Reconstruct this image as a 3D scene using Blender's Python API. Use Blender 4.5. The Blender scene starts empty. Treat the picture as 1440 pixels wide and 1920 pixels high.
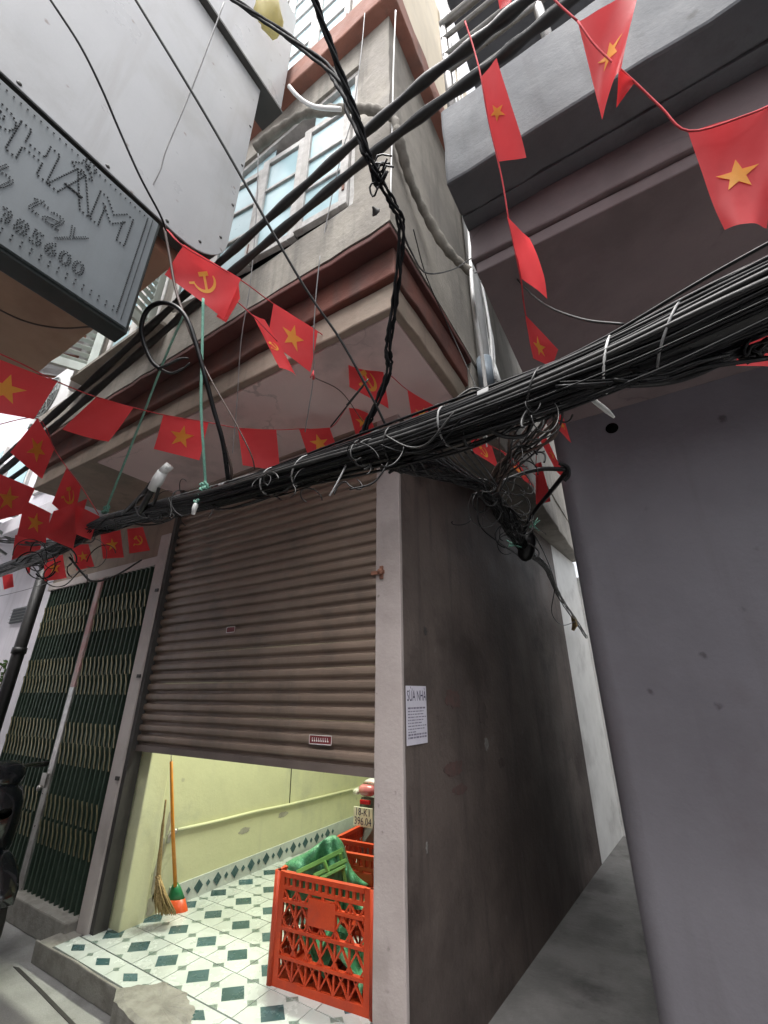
import bpy, math, random
from mathutils import Vector, Matrix
random.seed(7)
R = math.radians
sc = bpy.context.scene
col = sc.collection

# ------------------------------------------------------------------ camera
FPX, PITCH, YAW, EYE = 800.0, R(23), R(31.7), Vector((0, 0, 1.5))
fwd = Vector((-math.sin(YAW)*math.cos(PITCH), math.cos(YAW)*math.cos(PITCH), math.sin(PITCH)))
rgt = Vector((math.cos(YAW), math.sin(YAW), 0))
upv = rgt.cross(fwd)
cd = bpy.data.cameras.new('camera'); cam = bpy.data.objects.new('camera', cd); col.objects.link(cam)
cd.sensor_fit = 'HORIZONTAL'; cd.sensor_width = 36; cd.lens = 36*FPX/1440; cd.clip_start = 0.05; cd.clip_end = 500
mw = Matrix((rgt, upv, -fwd)).transposed().to_4x4(); mw.translation = EYE
cam.matrix_world = mw
sc.camera = cam

# ------------------------------------------------------------------ sky, sun, exposure
SUN_EL, SUN_AZ = R(66), R(165)          # azimuth measured from +Y towards +X
w = bpy.data.worlds.new('World'); sc.world = w; w.use_nodes = True
nt = w.node_tree; nt.nodes.clear()
sky = nt.nodes.new('ShaderNodeTexSky'); sky.sky_type = 'NISHITA'; sky.sun_disc = False
sky.sun_elevation = SUN_EL; sky.sun_rotation = SUN_AZ; sky.dust_density = 6.0; sky.air_density = 1.0; sky.ozone_density = 1.0
hs = nt.nodes.new('ShaderNodeHueSaturation'); hs.inputs['Saturation'].default_value = 0.22
bg = nt.nodes.new('ShaderNodeBackground'); bg.inputs['Strength'].default_value = 0.15
wo = nt.nodes.new('ShaderNodeOutputWorld')
nt.links.new(sky.outputs[0], hs.inputs['Color']); nt.links.new(hs.outputs[0], bg.inputs[0]); nt.links.new(bg.outputs[0], wo.inputs[0])
sl = bpy.data.lights.new('sun', 'SUN'); so = bpy.data.objects.new('sun', sl); col.objects.link(so)
sl.energy = 0.9; sl.angle = R(38); sl.color = (1, .985, .96)
sd = Vector((math.sin(SUN_AZ)*math.cos(SUN_EL), math.cos(SUN_AZ)*math.cos(SUN_EL), math.sin(SUN_EL)))
so.rotation_euler = sd.to_track_quat('Z', 'Y').to_euler(); so.location = (2, -2, 9)
vs = sc.view_settings; vs.view_transform = 'Standard'; vs.look = 'None'; vs.gamma = 1; vs.exposure = 1.45

# ------------------------------------------------------------------ helpers
def at(x, y, d):
    """point d metres in front of the eye, seen at photo position x, y"""
    return EYE + (fwd + rgt*((x-720)/FPX) - upv*((y-960)/FPX))*d

def pmat(name, c1, c2=None, scale=4.0, rough=.7, metal=0, bump=0, bscale=60, streak=None, streak_amt=.5, stain=None, stain_amt=.6,
         stain_scale=1.6, trans=0, spec=.5, coat=0, emit=0, rand=0, detail=6, grain=0, speck=None, speck_scale=7, speck_amt=.8, cracks=0):
    m = bpy.data.materials.new(name); m.use_nodes = True
    t = m.node_tree; N = t.nodes; L = t.links
    b = N['Principled BSDF']; out = N['Material Output']
    b.inputs['Roughness'].default_value = rough; b.inputs['Metallic'].default_value = metal
    b.inputs['Specular IOR Level'].default_value = spec; b.inputs['Coat Weight'].default_value = coat
    geo = N.new('ShaderNodeNewGeometry'); pos = geo.outputs['Position']
    def noise(sc_, det=detail, vec=None):
        n = N.new('ShaderNodeTexNoise'); n.inputs['Scale'].default_value = sc_; n.inputs['Detail'].default_value = det
        n.inputs['Roughness'].default_value = .62
        L.new(vec or pos, n.inputs['Vector']); return n.outputs['Fac']
    def ramp(fac, a, c):
        r = N.new('ShaderNodeMapRange'); r.inputs[1].default_value = a; r.inputs[2].default_value = c
        r.interpolation_type = 'SMOOTHSTEP'; L.new(fac, r.inputs[0]); return r.outputs[0]
    def mix(f, a, c, amt=1.0, mode='MIX'):
        x = N.new('ShaderNodeMix'); x.data_type = 'RGBA'; x.blend_type = mode
        if amt != 1.0:
            k = N.new('ShaderNodeMath'); k.operation = 'MULTIPLY'; L.new(f, k.inputs[0]); k.inputs[1].default_value = amt; f = k.outputs[0]
        if hasattr(f, 'links'): L.new(f, x.inputs[0])
        else: x.inputs[0].default_value = f
        for s, v in ((x.inputs[6], a), (x.inputs[7], c)):
            if hasattr(v, 'links'): L.new(v, s)
            else: s.default_value = (*v, 1)
        return x.outputs[2]
    c2 = c2 or tuple(v*.82 for v in c1)
    colr = mix(ramp(noise(scale), .35, .68), c1, c2)
    if stain: colr = mix(ramp(noise(stain_scale, 9), .50, .66), colr, stain, stain_amt)
    if streak:
        mp = N.new('ShaderNodeMapping'); mp.inputs['Scale'].default_value = (9, 9, .7); L.new(pos, mp.inputs['Vector'])
        colr = mix(ramp(noise(1.0, 7, mp.outputs[0]), .5, .72), colr, streak, streak_amt)
    if speck:
        vn = N.new('ShaderNodeTexVoronoi'); vn.inputs['Scale'].default_value = speck_scale; vn.inputs['Randomness'].default_value = 1
        L.new(pos, vn.inputs['Vector']); ad = N.new('ShaderNodeMath'); ad.operation = 'ADD'; L.new(vn.outputs['Distance'], ad.inputs[0])
        k2 = N.new('ShaderNodeMath'); k2.operation = 'MULTIPLY'; L.new(noise(speck_scale*1.7, 5), k2.inputs[0]); k2.inputs[1].default_value = .55; L.new(k2.outputs[0], ad.inputs[1])
        colr = mix(ramp(ad.outputs[0], .36, .26), colr, speck, speck_amt)
    if cracks:
        wv = N.new('ShaderNodeTexVoronoi'); wv.feature = 'DISTANCE_TO_EDGE'; wv.inputs['Scale'].default_value = .9
        wn = N.new('ShaderNodeTexNoise'); wn.inputs['Scale'].default_value = 3.0; wn.inputs['Detail'].default_value = 6; L.new(pos, wn.inputs['Vector'])
        va = N.new('ShaderNodeMix'); va.data_type = 'VECTOR'; va.inputs[0].default_value = .35; L.new(pos, va.inputs[4]); L.new(wn.outputs['Color'], va.inputs[5]); L.new(va.outputs[1], wv.inputs['Vector'])
        cm = N.new('ShaderNodeMath'); cm.operation = 'MULTIPLY'; L.new(ramp(wv.outputs['Distance'], .006, .0015), cm.inputs[0]); L.new(ramp(noise(1.3), .48, .62), cm.inputs[1])
        colr = mix(cm.outputs[0], colr, tuple(v*.45 for v in c1), cracks)
    if grain: colr = mix(ramp(noise(140, 3), .3, .7), colr, tuple(v*.5 for v in c1), grain)
    if rand:
        oi = N.new('ShaderNodeObjectInfo'); 
        r = N.new('ShaderNodeMapRange'); L.new(oi.outputs['Random'], r.inputs[0]); r.inputs[3].default_value = 1-rand; r.inputs[4].default_value = 1+rand*.5
        cb = N.new('ShaderNodeMix'); cb.data_type = 'RGBA'; cb.blend_type = 'MULTIPLY'; cb.inputs[0].default_value = 1
        L.new(colr, cb.inputs[6]); L.new(r.outputs[0], cb.inputs[7]); colr = cb.outputs[2]
    L.new(colr, b.inputs['Base Color'])
    rr = N.new('ShaderNodeMapRange'); L.new(noise(scale*2.3), rr.inputs[0]); rr.inputs[1].default_value = .3; rr.inputs[2].default_value = .7
    rr.inputs[3].default_value = max(.04, rough-.1); rr.inputs[4].default_value = min(1, rough+.1); L.new(rr.outputs[0], b.inputs['Roughness'])
    if bump:
        bp = N.new('ShaderNodeBump'); bp.inputs['Strength'].default_value = bump; bp.inputs['Distance'].default_value = .01
        L.new(noise(bscale, 8), bp.inputs['Height']); L.new(bp.outputs[0], b.inputs['Normal'])
    if emit:
        b.inputs['Emission Strength'].default_value = emit; b.inputs['Emission Color'].default_value = (*c1, 1)
    if trans:
        tr = N.new('ShaderNodeBsdfTranslucent'); L.new(colr, tr.inputs[0]); mx = N.new('ShaderNodeMixShader'); mx.inputs[0].default_value = trans
        L.new(b.outputs[0], mx.inputs[1]); L.new(tr.outputs[0], mx.inputs[2]); L.new(mx.outputs[0], out.inputs[0])
    return m

class MB:
    def __init__(s): s.v = []; s.f = []; s.m = []; s.s = []
    def add(s, vs_, fs, m=0, sm=False):
        o = len(s.v); s.v += [Vector(p) for p in vs_]
        for f in fs: s.f.append([i+o for i in f]); s.m.append(m); s.s.append(sm)
        return s
    def box(s, x0, x1, y0, y1, z0, z1, m=0):
        return s.add([(x, y, z) for x in (x0, x1) for y in (y0, y1) for z in (z0, z1)],
                     [(0, 1, 3, 2), (4, 6, 7, 5), (0, 4, 5, 1), (2, 3, 7, 6), (0, 2, 6, 4), (1, 5, 7, 3)], m)
    def obox(s, c, ax, ay, az, m=0):
        c, ax, ay, az = map(Vector, (c, ax, ay, az))
        return s.add([c+ax*i+ay*j+az*k for i in (-1, 1) for j in (-1, 1) for k in (-1, 1)],
                     [(0, 1, 3, 2), (4, 6, 7, 5), (0, 4, 5, 1), (2, 3, 7, 6), (0, 2, 6, 4), (1, 5, 7, 3)], m)
    def bar(s, p, q, w_, t_, side=(0, 1, 0), m=0):
        p, q = Vector(p), Vector(q); d = q-p; a = d.cross(Vector(side))
        if a.length < 1e-6: a = d.cross(Vector((1, 0, 0)))
        a.normalize(); n = d.cross(a).normalized()
        return s.obox((p+q)/2, d/2, a*w_/2, n*t_/2, m)
    def prism(s, poly, vec, m=0):
        poly = [Vector(p) for p in poly]; n = len(poly); vec = Vector(vec)
        return s.add(poly+[p+vec for p in poly], [list(range(n))[::-1], list(range(n, 2*n))]+[(i, (i+1) % n, (i+1) % n+n, i+n) for i in range(n)], m)
    def tube(s, pts, r, n=6, m=0, cap=True, flat=1.0):
        pts = [Vector(p) for p in pts]; k = len(pts)
        rs = r if isinstance(r, (list, tuple)) else [r]*k
        nrm = None; vv = []
        for i, p in enumerate(pts):
            t = (pts[min(i+1, k-1)]-pts[max(i-1, 0)])
            t = t.normalized() if t.length > 1e-9 else Vector((1, 0, 0))
            if nrm is None:
                nrm = t.cross(Vector((0, 0, 1)))
                if nrm.length < .05: nrm = t.cross(Vector((1, 0, 0)))
            nrm = (nrm - t*nrm.dot(t)).normalized(); bn = t.cross(nrm)
            for j in range(n):
                a = 2*math.pi*j/n; vv.append(p+(nrm*math.cos(a)+bn*math.sin(a)*flat)*rs[i])
        ff = [(i*n+j, i*n+(j+1) % n, (i+1)*n+(j+1) % n, (i+1)*n+j) for i in range(k-1) for j in range(n)]
        if cap: ff += [list(range(n))[::-1], list(range((k-1)*n, k*n))]
        return s.add(vv, ff, m, True)
    def lathe(s, o, axis, prof, n=20, m=0, sm=True, ring=False):
        o, axis = Vector(o), Vector(axis).normalized(); a = axis.orthogonal().normalized(); b = axis.cross(a); vv = []
        for h, r in prof:
            for j in range(n): t = 2*math.pi*j/n; vv.append(o+axis*h+(a*math.cos(t)+b*math.sin(t))*r)
        k = len(prof); last = k if ring else k-1
        ff = [(i*n+j, i*n+(j+1) % n, ((i+1) % k)*n+(j+1) % n, ((i+1) % k)*n+j) for i in range(last) for j in range(n)]
        if not ring: ff += [list(range(n))[::-1], list(range((k-1)*n, k*n))]
        return s.add(vv, ff, m, sm)
    def loft(s, secs, n=14, m=0, p=2.6, axis='y'):
        """closed superellipse sections (t, cx, cz, half width, half height) along y"""
        vv = []
        for t, cx, cz, hw, hh in secs:
            for j in range(n):
                a = 2*math.pi*j/n; ca, sa = math.cos(a), math.sin(a)
                vv.append((cx+hw*math.copysign(abs(ca)**(2/p), ca), t, cz+hh*math.copysign(abs(sa)**(2/p), sa)))
        k = len(secs)
        ff = [(i*n+j, i*n+(j+1) % n, (i+1)*n+(j+1) % n, (i+1)*n+j) for i in range(k-1) for j in range(n)]
        ff += [list(range(n))[::-1], list(range((k-1)*n, k*n))]
        return s.add(vv, ff, m, True)
    def mesh(s, name, mats):
        me = bpy.data.meshes.new(name); me.from_pydata([tuple(p) for p in s.v], [], s.f)
        for m in (mats if isinstance(mats, (list, tuple)) else [mats]): me.materials.append(m)
        for i, p in enumerate(me.polygons): p.material_index = s.m[i]; p.use_smooth = s.s[i]
        me.update(); return me
    def build(s, name, mats, parent=None, origin=None, bevel=0, fix=True, rough=0, cell=.16):
        if origin is not None: o = Vector(origin); s.v = [p-o for p in s.v]
        me = s.mesh(name, mats)
        ob = place(name, me, origin or (0, 0, 0), parent)
        if fix:
            import bmesh
            bm = bmesh.new(); bm.from_mesh(me); bmesh.ops.recalc_face_normals(bm, faces=bm.faces)
            if rough:
                from mathutils import noise as mn
                for _ in range(7):
                    le = [e for e in bm.edges if e.calc_length() > cell]
                    if not le or len(bm.verts) > 5000: break
                    bmesh.ops.subdivide_edges(bm, edges=le, cuts=1, use_grid_fill=True)
                sharp = [v for v in bm.verts if any(e.calc_face_angle(0) > 1 for e in v.link_edges)]
                sset = set(sharp)
                for v in bm.verts: v.co += mn.noise_vector(v.co*2.3)*rough*.5+mn.noise_vector(v.co*9)*rough*(1.0 if v in sset else .35)
            bm.to_mesh(me); bm.free()
        if bevel:
            md = ob.modifiers.new('bevel', 'BEVEL'); md.width = bevel; md.segments = 2; md.limit_method = 'ANGLE'; md.angle_limit = R(50)
        return ob

WL = {}
def place(name, me, loc=(0, 0, 0), parent=None):
    ob = bpy.data.objects.new(name, me); col.objects.link(ob); ob.location = loc
    if parent is not None:
        ob.parent = parent
        if parent in WL: ob.matrix_parent_inverse = Matrix.Translation(-WL[parent])
    return ob
def tag(o, label=None, cat=None, group=None, kind=None):
    if label: o['label'] = label
    if cat: o['category'] = cat
    if group: o['group'] = group
    if kind: o['kind'] = kind
    return o
def thing(name, loc, label, cat, group=None, rotz=0, local=False):
    o = bpy.data.objects.new(name, None); col.objects.link(o); o.location = loc; o.rotation_euler = (0, 0, rotz); o.empty_display_size = .1
    if not local: WL[o] = Vector(loc)
    return tag(o, label, cat, group)
def crom(pts, per=8):
    pts = [Vector(p) for p in pts]; P = [pts[0]*2-pts[1]]+pts+[pts[-1]*2-pts[-2]]; out = []
    for i in range(1, len(P)-2):
        a, b, c, d = P[i-1:i+3]
        for k in range(per):
            t = k/per; out.append(.5*((2*b)+(c-a)*t+(2*a-5*b+4*c-d)*t*t+(3*b-a-3*c+d)*t**3))
    return out+[P[-2]]
def text_mesh(body, size, shear=0, extrude=0, xs=1.0, bold=0, space=1.0):
    cu = bpy.data.curves.new('txt', 'FONT'); cu.body = body; cu.size = size; cu.align_x = 'CENTER'; cu.align_y = 'CENTER'; cu.shear = shear; cu.offset = bold; cu.space_character = space
    cu.extrude = extrude; cu.resolution_u = 3; cu.fill_mode = 'BOTH' if extrude else 'FRONT'
    to = bpy.data.objects.new('txt', cu); col.objects.link(to); bpy.context.view_layer.update()
    me = bpy.data.meshes.new_from_object(to.evaluated_get(bpy.context.evaluated_depsgraph_get()))
    bpy.data.objects.remove(to); bpy.data.curves.remove(cu)
    for v in me.vertices: v.co.x *= xs
    return me

# ------------------------------------------------------------------ materials
M = {}
M['street'] = pmat('street concrete', (.38, .38, .37), (.29, .29, .28), 3, .85, bump=.45, bscale=60, stain=(.13, .13, .125), stain_scale=2.2, grain=.35, speck=(.10, .10, .095), speck_scale=7, cracks=.7)
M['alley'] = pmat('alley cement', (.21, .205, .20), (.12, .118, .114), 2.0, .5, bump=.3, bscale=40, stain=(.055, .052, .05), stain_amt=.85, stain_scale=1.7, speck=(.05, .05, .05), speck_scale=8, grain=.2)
M['pillar'] = pmat('pinkish limewash', (.44, .385, .37), (.385, .335, .32), 3, .85, bump=.3, bscale=40, stain=(.28, .24, .225), stain_amt=.55, stain_scale=2.2, speck=(.2, .17, .16), speck_scale=9, grain=.1)
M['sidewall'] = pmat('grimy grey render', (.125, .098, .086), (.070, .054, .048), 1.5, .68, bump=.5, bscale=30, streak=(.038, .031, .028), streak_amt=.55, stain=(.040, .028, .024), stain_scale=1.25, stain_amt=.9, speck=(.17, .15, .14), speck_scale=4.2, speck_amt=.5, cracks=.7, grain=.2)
M['lane_wall'] = pmat('lit alley render', (.74, .74, .72), (.66, .66, .64), 3, .85, bump=.2, bscale=50, stain=(.30, .29, .28), stain_amt=.4)  # pale colour holds the daylight on the rear stretch of the alley
M['upper'] = pmat('weathered grey render', (.315, .29, .25), (.225, .205, .18), 3.2, .9, bump=.5, bscale=35, streak=(.14, .13, .115), streak_amt=.7, stain=(.20, .185, .165), stain_scale=1.8, stain_amt=.75, grain=.15)
M['beige'] = pmat('dirty beige paint', (.31, .24, .19), (.25, .195, .155), 2.5, .85, bump=.3, bscale=35, streak=(.17, .135, .105), streak_amt=.6, stain=(.18, .155, .12), stain_amt=.75, grain=.12)
M['cream'] = pmat('cream paint', (.62, .54, .41), (.55, .48, .37), 2, .85, bump=.15, streak=(.40, .34, .26), streak_amt=.4)
M['redband'] = pmat('faded red oxide paint', (.165, .055, .038), (.105, .042, .034), 4, .85, bump=.3, bscale=35, streak=(.085, .05, .042), streak_amt=.75, stain=(.10, .062, .05), stain_amt=.75, stain_scale=2.6, grain=.15)
M['redunder'] = pmat('dark maroon paint', (.13, .045, .038), (.09, .034, .03), 3, .85, stain=(.05, .03, .028))  # darker red than the band, used on the underside
M['ledge'] = pmat('terracotta paint', (.29, .125, .088), (.23, .10, .072), 3, .85, bump=.3, bscale=35, streak=(.15, .085, .068), streak_amt=.65, stain=(.17, .10, .08), stain_amt=.6)
M['soffit'] = pmat('mauve soffit paint', (.70, .545, .53), (.63, .49, .475), 1.6, .85, bump=.08, stain=(.34, .27, .26), stain_scale=1.5, stain_amt=.6, cracks=.6, grain=.08)
M['rwall'] = pmat('lilac grey wall paint', (.178, .170, .192), (.142, .134, .152), 1.2, .5, bump=.22, bscale=26, stain=(.118, .100, .110), stain_amt=.6, stain_scale=1.1, grain=.10, speck=(.05, .045, .048), speck_scale=5, streak=(.12, .11, .122), streak_amt=.35)
M['rsoffit'] = pmat('brown mauve soffit', (.20, .155, .158), (.15, .118, .12), 1.1, .8, bump=.25, bscale=22, stain=(.11, .085, .085), stain_amt=.6, stain_scale=1.4, cracks=.6, grain=.1)
M['rfascia'] = pmat('grey balcony render', (.135, .140, .150), (.098, .103, .112), 2, .85, bump=.2, streak=(.075, .075, .08), streak_amt=.65, stain=(.085, .085, .09), speck=(.05, .05, .05), speck_scale=4, grain=.15)
M['rdark'] = pmat('dark balcony recess', (.12, .125, .135), (.09, .095, .10), 2, .7)
M['slat'] = pmat('taupe shutter paint', (.245, .182, .142), (.205, .153, .120), 3, .42, metal=.1, bump=.12, bscale=25, stain=(.13, .105, .088), stain_amt=.6, stain_scale=2.6, streak=(.30, .25, .21), streak_amt=.30, rand=.10, grain=.12)
M['bottom_bar'] = pmat('brown shutter bar', (.17, .135, .12), None, 5, .45, metal=.2)
M['post'] = pmat('grey post paint', (.52, .47, .45), (.45, .41, .39), 4, .7, bump=.08, stain=(.30, .27, .25), stain_amt=.5)
M['track'] = pmat('dark guide rail', (.05, .047, .045), None, 6, .6)
M['yellow'] = pmat('pale lime wall paint', (.66, .67, .43), (.58, .59, .38), 1.3, .7, bump=.2, bscale=22, stain=(.45, .47, .34), stain_amt=.5, stain_scale=2.0, speck=(.32, .32, .25), speck_scale=6, speck_amt=.5, streak=(.50, .50, .36), streak_amt=.4, cracks=.4, grain=.06)
M['ceilingw'] = pmat('white ceiling', (.75, .75, .72), None, 2, .9)
M['tilew'] = pmat('white glazed tile', (.58, .63, .61), (.50, .55, .53), 3, .25, rand=.10, stain=(.36, .38, .35), stain_amt=.5, stain_scale=2.6, speck=(.25, .25, .22), speck_scale=12, speck_amt=.5, grain=.08)
M['tileg'] = pmat('green glazed tile', (.035, .085, .09), (.06, .12, .135), 6, .25, rand=.25)
M['tiles'] = pmat('grey green tile', (.14, .19, .17), (.20, .25, .22), 8, .3)
M['grout'] = pmat('grey grout', (.13, .13, .12), (.08, .08, .075), 12, .95)
M['mortar'] = pmat('cement mortar', (.30, .29, .26), (.20, .19, .17), 9, .95, bump=.6, bscale=60)
M['gate'] = pmat('dark green gate paint', (.055, .085, .062), (.040, .065, .047), 8, .6, spec=.3, grain=.25)
M['strip'] = pmat('olive gold strip', (.30, .27, .15), (.20, .18, .10), 9, .45, metal=.5)
M['steel'] = pmat('worn bare steel', (.55, .54, .52), (.35, .33, .31), 9, .35, metal=.8)
M['pinkpost'] = pmat('faded pink paint on post', (.52, .28, .27), (.50, .40, .38), 7, .6)
M['flag'] = pmat('red flag cloth', (.95, .095, .105), (.90, .072, .082), 5, .45, trans=.6, bump=.10, bscale=18, spec=.4)
M['gold'] = pmat('yellow flag print', (.95, .56, .09), (.90, .50, .08), 8, .55, trans=.5)
M['cord'] = pmat('red bunting cord', (.55, .05, .06), None, 20, .8)
M['black'] = pmat('black cable sheath', (.0035, .0035, .004), (.006, .006, .007), 20, .34, spec=.3)
M['black2'] = pmat('dusty cable sheath', (.012, .012, .012), (.022, .021, .020), 20, .45)
M['matte'] = pmat('matt black cable', (.006, .006, .007), (.010, .010, .011), 20, .7, spec=.12)
M['grey'] = pmat('grey cable sheath', (.30, .30, .30), (.22, .22, .22), 20, .5)
M['white'] = pmat('white plastic', (.75, .75, .74), (.68, .68, .66), 10, .45)
M['brown'] = pmat('brown cable', (.09, .06, .05), None, 20, .5)
M['rope'] = pmat('mint rope', (.20, .42, .33), (.14, .33, .26), 60, .8, bump=.4, bscale=300)
M['pvc'] = pmat('white pvc pipe', (.66, .67, .67), (.58, .58, .57), 6, .4, streak=(.42, .41, .39), streak_amt=.4)
M['pvcgrey'] = pmat('grey pvc pipe', (.22, .26, .30), None, 6, .45)
M['hose'] = pmat('taped hose', (.23, .21, .18), (.13, .12, .10), 9, .85, bump=.5, bscale=50)
M['frame'] = pmat('weathered window timber', (.54, .53, .51), (.40, .385, .37), 14, .8, bump=.25, bscale=90, streak=(.25, .23, .21), streak_amt=.5)
M['glass'] = pmat('frosted blue glass', (.37, .53, .57), (.32, .47, .51), 2, .35, spec=.35, stain=(.30, .40, .43), stain_amt=.3)
M['dark'] = pmat('interior shade tone', (.035, .035, .04), None, 3, .9)  # near-black colour stands in for the shade of the rooms behind the windows
M['louvre'] = pmat('pale green louvre paint', (.56, .62, .58), (.48, .53, .50), 6, .7, streak=(.36, .38, .35), streak_amt=.5)
M['ledface'] = pmat('blue white sign face', (.135, .155, .168), (.105, .122, .132), 2, .45, stain=(.09, .105, .11), stain_amt=.65, stain_scale=2.5, streak=(.09, .10, .105), streak_amt=.4, grain=.1)
M['ledbox'] = pmat('dark green sign box', (.008, .014, .013), None, 6, .5)
M['led'] = pmat('unlit led', (.05, .055, .06), None, 30, .3)
M['sheet'] = pmat('white metal sheet', (.375, .38, .39), (.34, .345, .355), 1.5, .34, bump=.10, bscale=5, stain=(.27, .265, .255), stain_amt=.4, stain_scale=2.4, streak=(.27, .26, .25), streak_amt=.45, speck=(.16, .12, .10), speck_scale=9, grain=.06)
M['darkedge'] = pmat('dark sign edge', (.05, .048, .045), None, 6, .6)
M['brownsoffit'] = pmat('warm lit soffit', (.45, .30, .21), (.36, .24, .17), 1.6, .85, stain=(.28, .16, .11), stain_scale=1.2)  # brown tint puts the warm light on this soffit into its colour
M['palewall'] = pmat('pale house wall', (.62, .60, .64), (.55, .53, .57), 1.6, .85, streak=(.42, .40, .42), streak_amt=.4)
M['acbody'] = pmat('air conditioner casing', (.66, .67, .66), (.58, .58, .57), 5, .5)
M['redcrate'] = pmat('red crate plastic', (.56, .062, .016), (.47, .045, .013), 7, .5, spec=.4, stain=(.34, .05, .03), stain_amt=.5, stain_scale=6, grain=.2)
M['tarp'] = pmat('green tarpaulin', (.10, .36, .19), (.05, .24, .12), 16, .32, bump=1.0, bscale=38, spec=.6)
M['limeplastic'] = pmat('lime green plastic', (.16, .38, .09), None, 8, .4)
M['orange'] = pmat('orange stick', (.70, .27, .03), None, 12, .4)
M['straw'] = pmat('straw', (.42, .30, .14), (.30, .21, .09), 60, .9, bump=.5, bscale=200)
M['redplastic'] = pmat('orange red plastic', (.72, .10, .025), None, 8, .35)
M['greenplastic'] = pmat('green plastic', (.02, .22, .08), None, 8, .35)
M['paper'] = pmat('printed paper', (.66, .64, .72), (.60, .58, .66), 12, .85)
M['ink'] = pmat('dark blue ink', (.04, .035, .09), None, 20, .8)
M['inkgrey'] = pmat('grey ink', (.22, .20, .27), None, 20, .8)
M['bodywhite'] = pmat('grey white bike paint', (.60, .60, .60), None, 6, .25, coat=.6)
M['bodyblack'] = pmat('black bike paint', (.008, .01, .013), None, 6, .22, coat=.6)
M['plastic'] = pmat('black plastic', (.02, .02, .02), None, 12, .5)
M['greyplastic'] = pmat('grey plastic', (.22, .24, .23), None, 12, .6)
M['rubber'] = pmat('tyre rubber', (.02, .02, .02), None, 30, .8)
M['taillens'] = pmat('tail lens', (.52, .16, .18), None, 9, .15, coat=.6)
M['redlens'] = pmat('red reflector', (.45, .015, .02), None, 9, .15, coat=.6)
M['clearlens'] = pmat('clear lens', (.62, .62, .55), None, 9, .12, coat=.6)
M['plate'] = pmat('number plate', (.74, .74, .60), None, 9, .5)
M['chrome'] = pmat('chrome', (.6, .6, .6), None, 9, .15, metal=1)
M['leaf'] = pmat('leaf', (.06, .12, .035), (.10, .16, .05), 20, .6, trans=.25)
M['sticker'] = pmat('maroon sticker', (.16, .025, .03), None, 30, .5)
M['bag'] = pmat('yellow plastic bag', (.72, .64, .30), (.65, .58, .30), 12, .4, trans=.4, bump=.5, bscale=25)
M['rust'] = pmat('rusty steel', (.25, .11, .07), (.15, .07, .05), 12, .8)
M['corr'] = pmat('corrugated sheet', (.50, .47, .45), (.40, .37, .35), 4, .6, streak=(.28, .20, .16), streak_amt=.5)
M['scuff'] = pmat('torn paper residue', (.26, .25, .235), (.16, .15, .14), 30, .9)
M['grime'] = pmat('old poster glue', (.068, .052, .047), (.09, .07, .064), 14, .85)
M['peel'] = pmat('bare plaster', (.42, .41, .33), (.30, .29, .24), 14, .95)
M['stencil'] = pmat('faded red stencil', (.105, .058, .052), (.075, .052, .047), 18, .85)
M['hole'] = pmat('black hole', (.004, .004, .004), None, 3, 1, spec=0)
M['tube'] = pmat('fluorescent tube', (.93, 1.0, .84), None, 2, .5, emit=6)

# ------------------------------------------------------------------ ground
tag(MB().box(-40, 40, -40, 40, -.3, 0).build('street', M['street']), kind='structure')
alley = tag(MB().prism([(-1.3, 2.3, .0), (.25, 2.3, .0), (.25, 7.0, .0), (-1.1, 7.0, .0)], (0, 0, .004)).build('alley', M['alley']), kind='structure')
drain = MB()
drain.prism([(-3.66, 1.728, 0), (-3.3, 1.704, 0), (-3.0, 1.680, 0), (-2.5, 1.645, 0), (-2.5, 1.659, 0), (-2.9, 1.690, 0), (-3.3, 1.722, 0), (-3.62, 1.742, 0)], (0, 0, .003))
tag(drain.build('drain_gap', M['track']), kind='structure')

# ------------------------------------------------------------------ corner house with the roller shutter
YF = 2.03
house = thing('corner_house', (-2.4, 2.03, 0), 'narrow corner house with brown roller shutter under a jutting upper floor', 'house')
MB().box(-1.312, -1.148, YF, YF+.03, 0, 3.2).build('pillar', M['pillar'], house, bevel=.006, rough=.0025)
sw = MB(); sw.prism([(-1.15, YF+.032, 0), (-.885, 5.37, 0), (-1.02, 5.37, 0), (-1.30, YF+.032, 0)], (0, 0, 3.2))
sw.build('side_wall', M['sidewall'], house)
MB().prism([(-.885, 5.372, 0), (-.79, 6.45, 0), (-1.0, 6.45, 0), (-1.02, 5.372, 0)], (0, 0, 3.2)).build('rear_side_wall', M['lane_wall'], house)  # continues side_wall; its brightness is put into the colour
MB().prism([(-1.0, 6.452, 0), (3, 6.452, 0), (3, 6.6, 0), (-1.0, 6.6, 0)], (0, 0, 3.0)).build('rear_wall', M['lane_wall'], house)
# room behind the shutter
MB().box(-3.46, -3.30, YF+.24, 5.2, 0, 3.15).build('room_wall', M['yellow'], house)
MB().box(-3.40, -3.262, YF+.075, YF+.238, .0, 3.15).build('door_jamb', M['yellow'], house, bevel=.008)
MB().box(-3.46, -1.0, 5.2, 5.32, 0, 3.15).build('back_wall', M['yellow'], house)
MB().box(-3.46, -1.32, YF+.02, 5.3, 3.15, 3.19).build('ceiling', M['ceilingw'], house)
MB().box(-3.46, -1.32, 1.81, 5.2, 0, .10).build('floor_slab', M['grout'], house)
step = MB().box(-3.62, -1.10, 1.80, 1.815, 0, .112); step.box(-3.62, -3.46, 1.815, 2.0, 0, .10)
step.build('doorstep', M['mortar'], house, bevel=.006, rough=.007)
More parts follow.
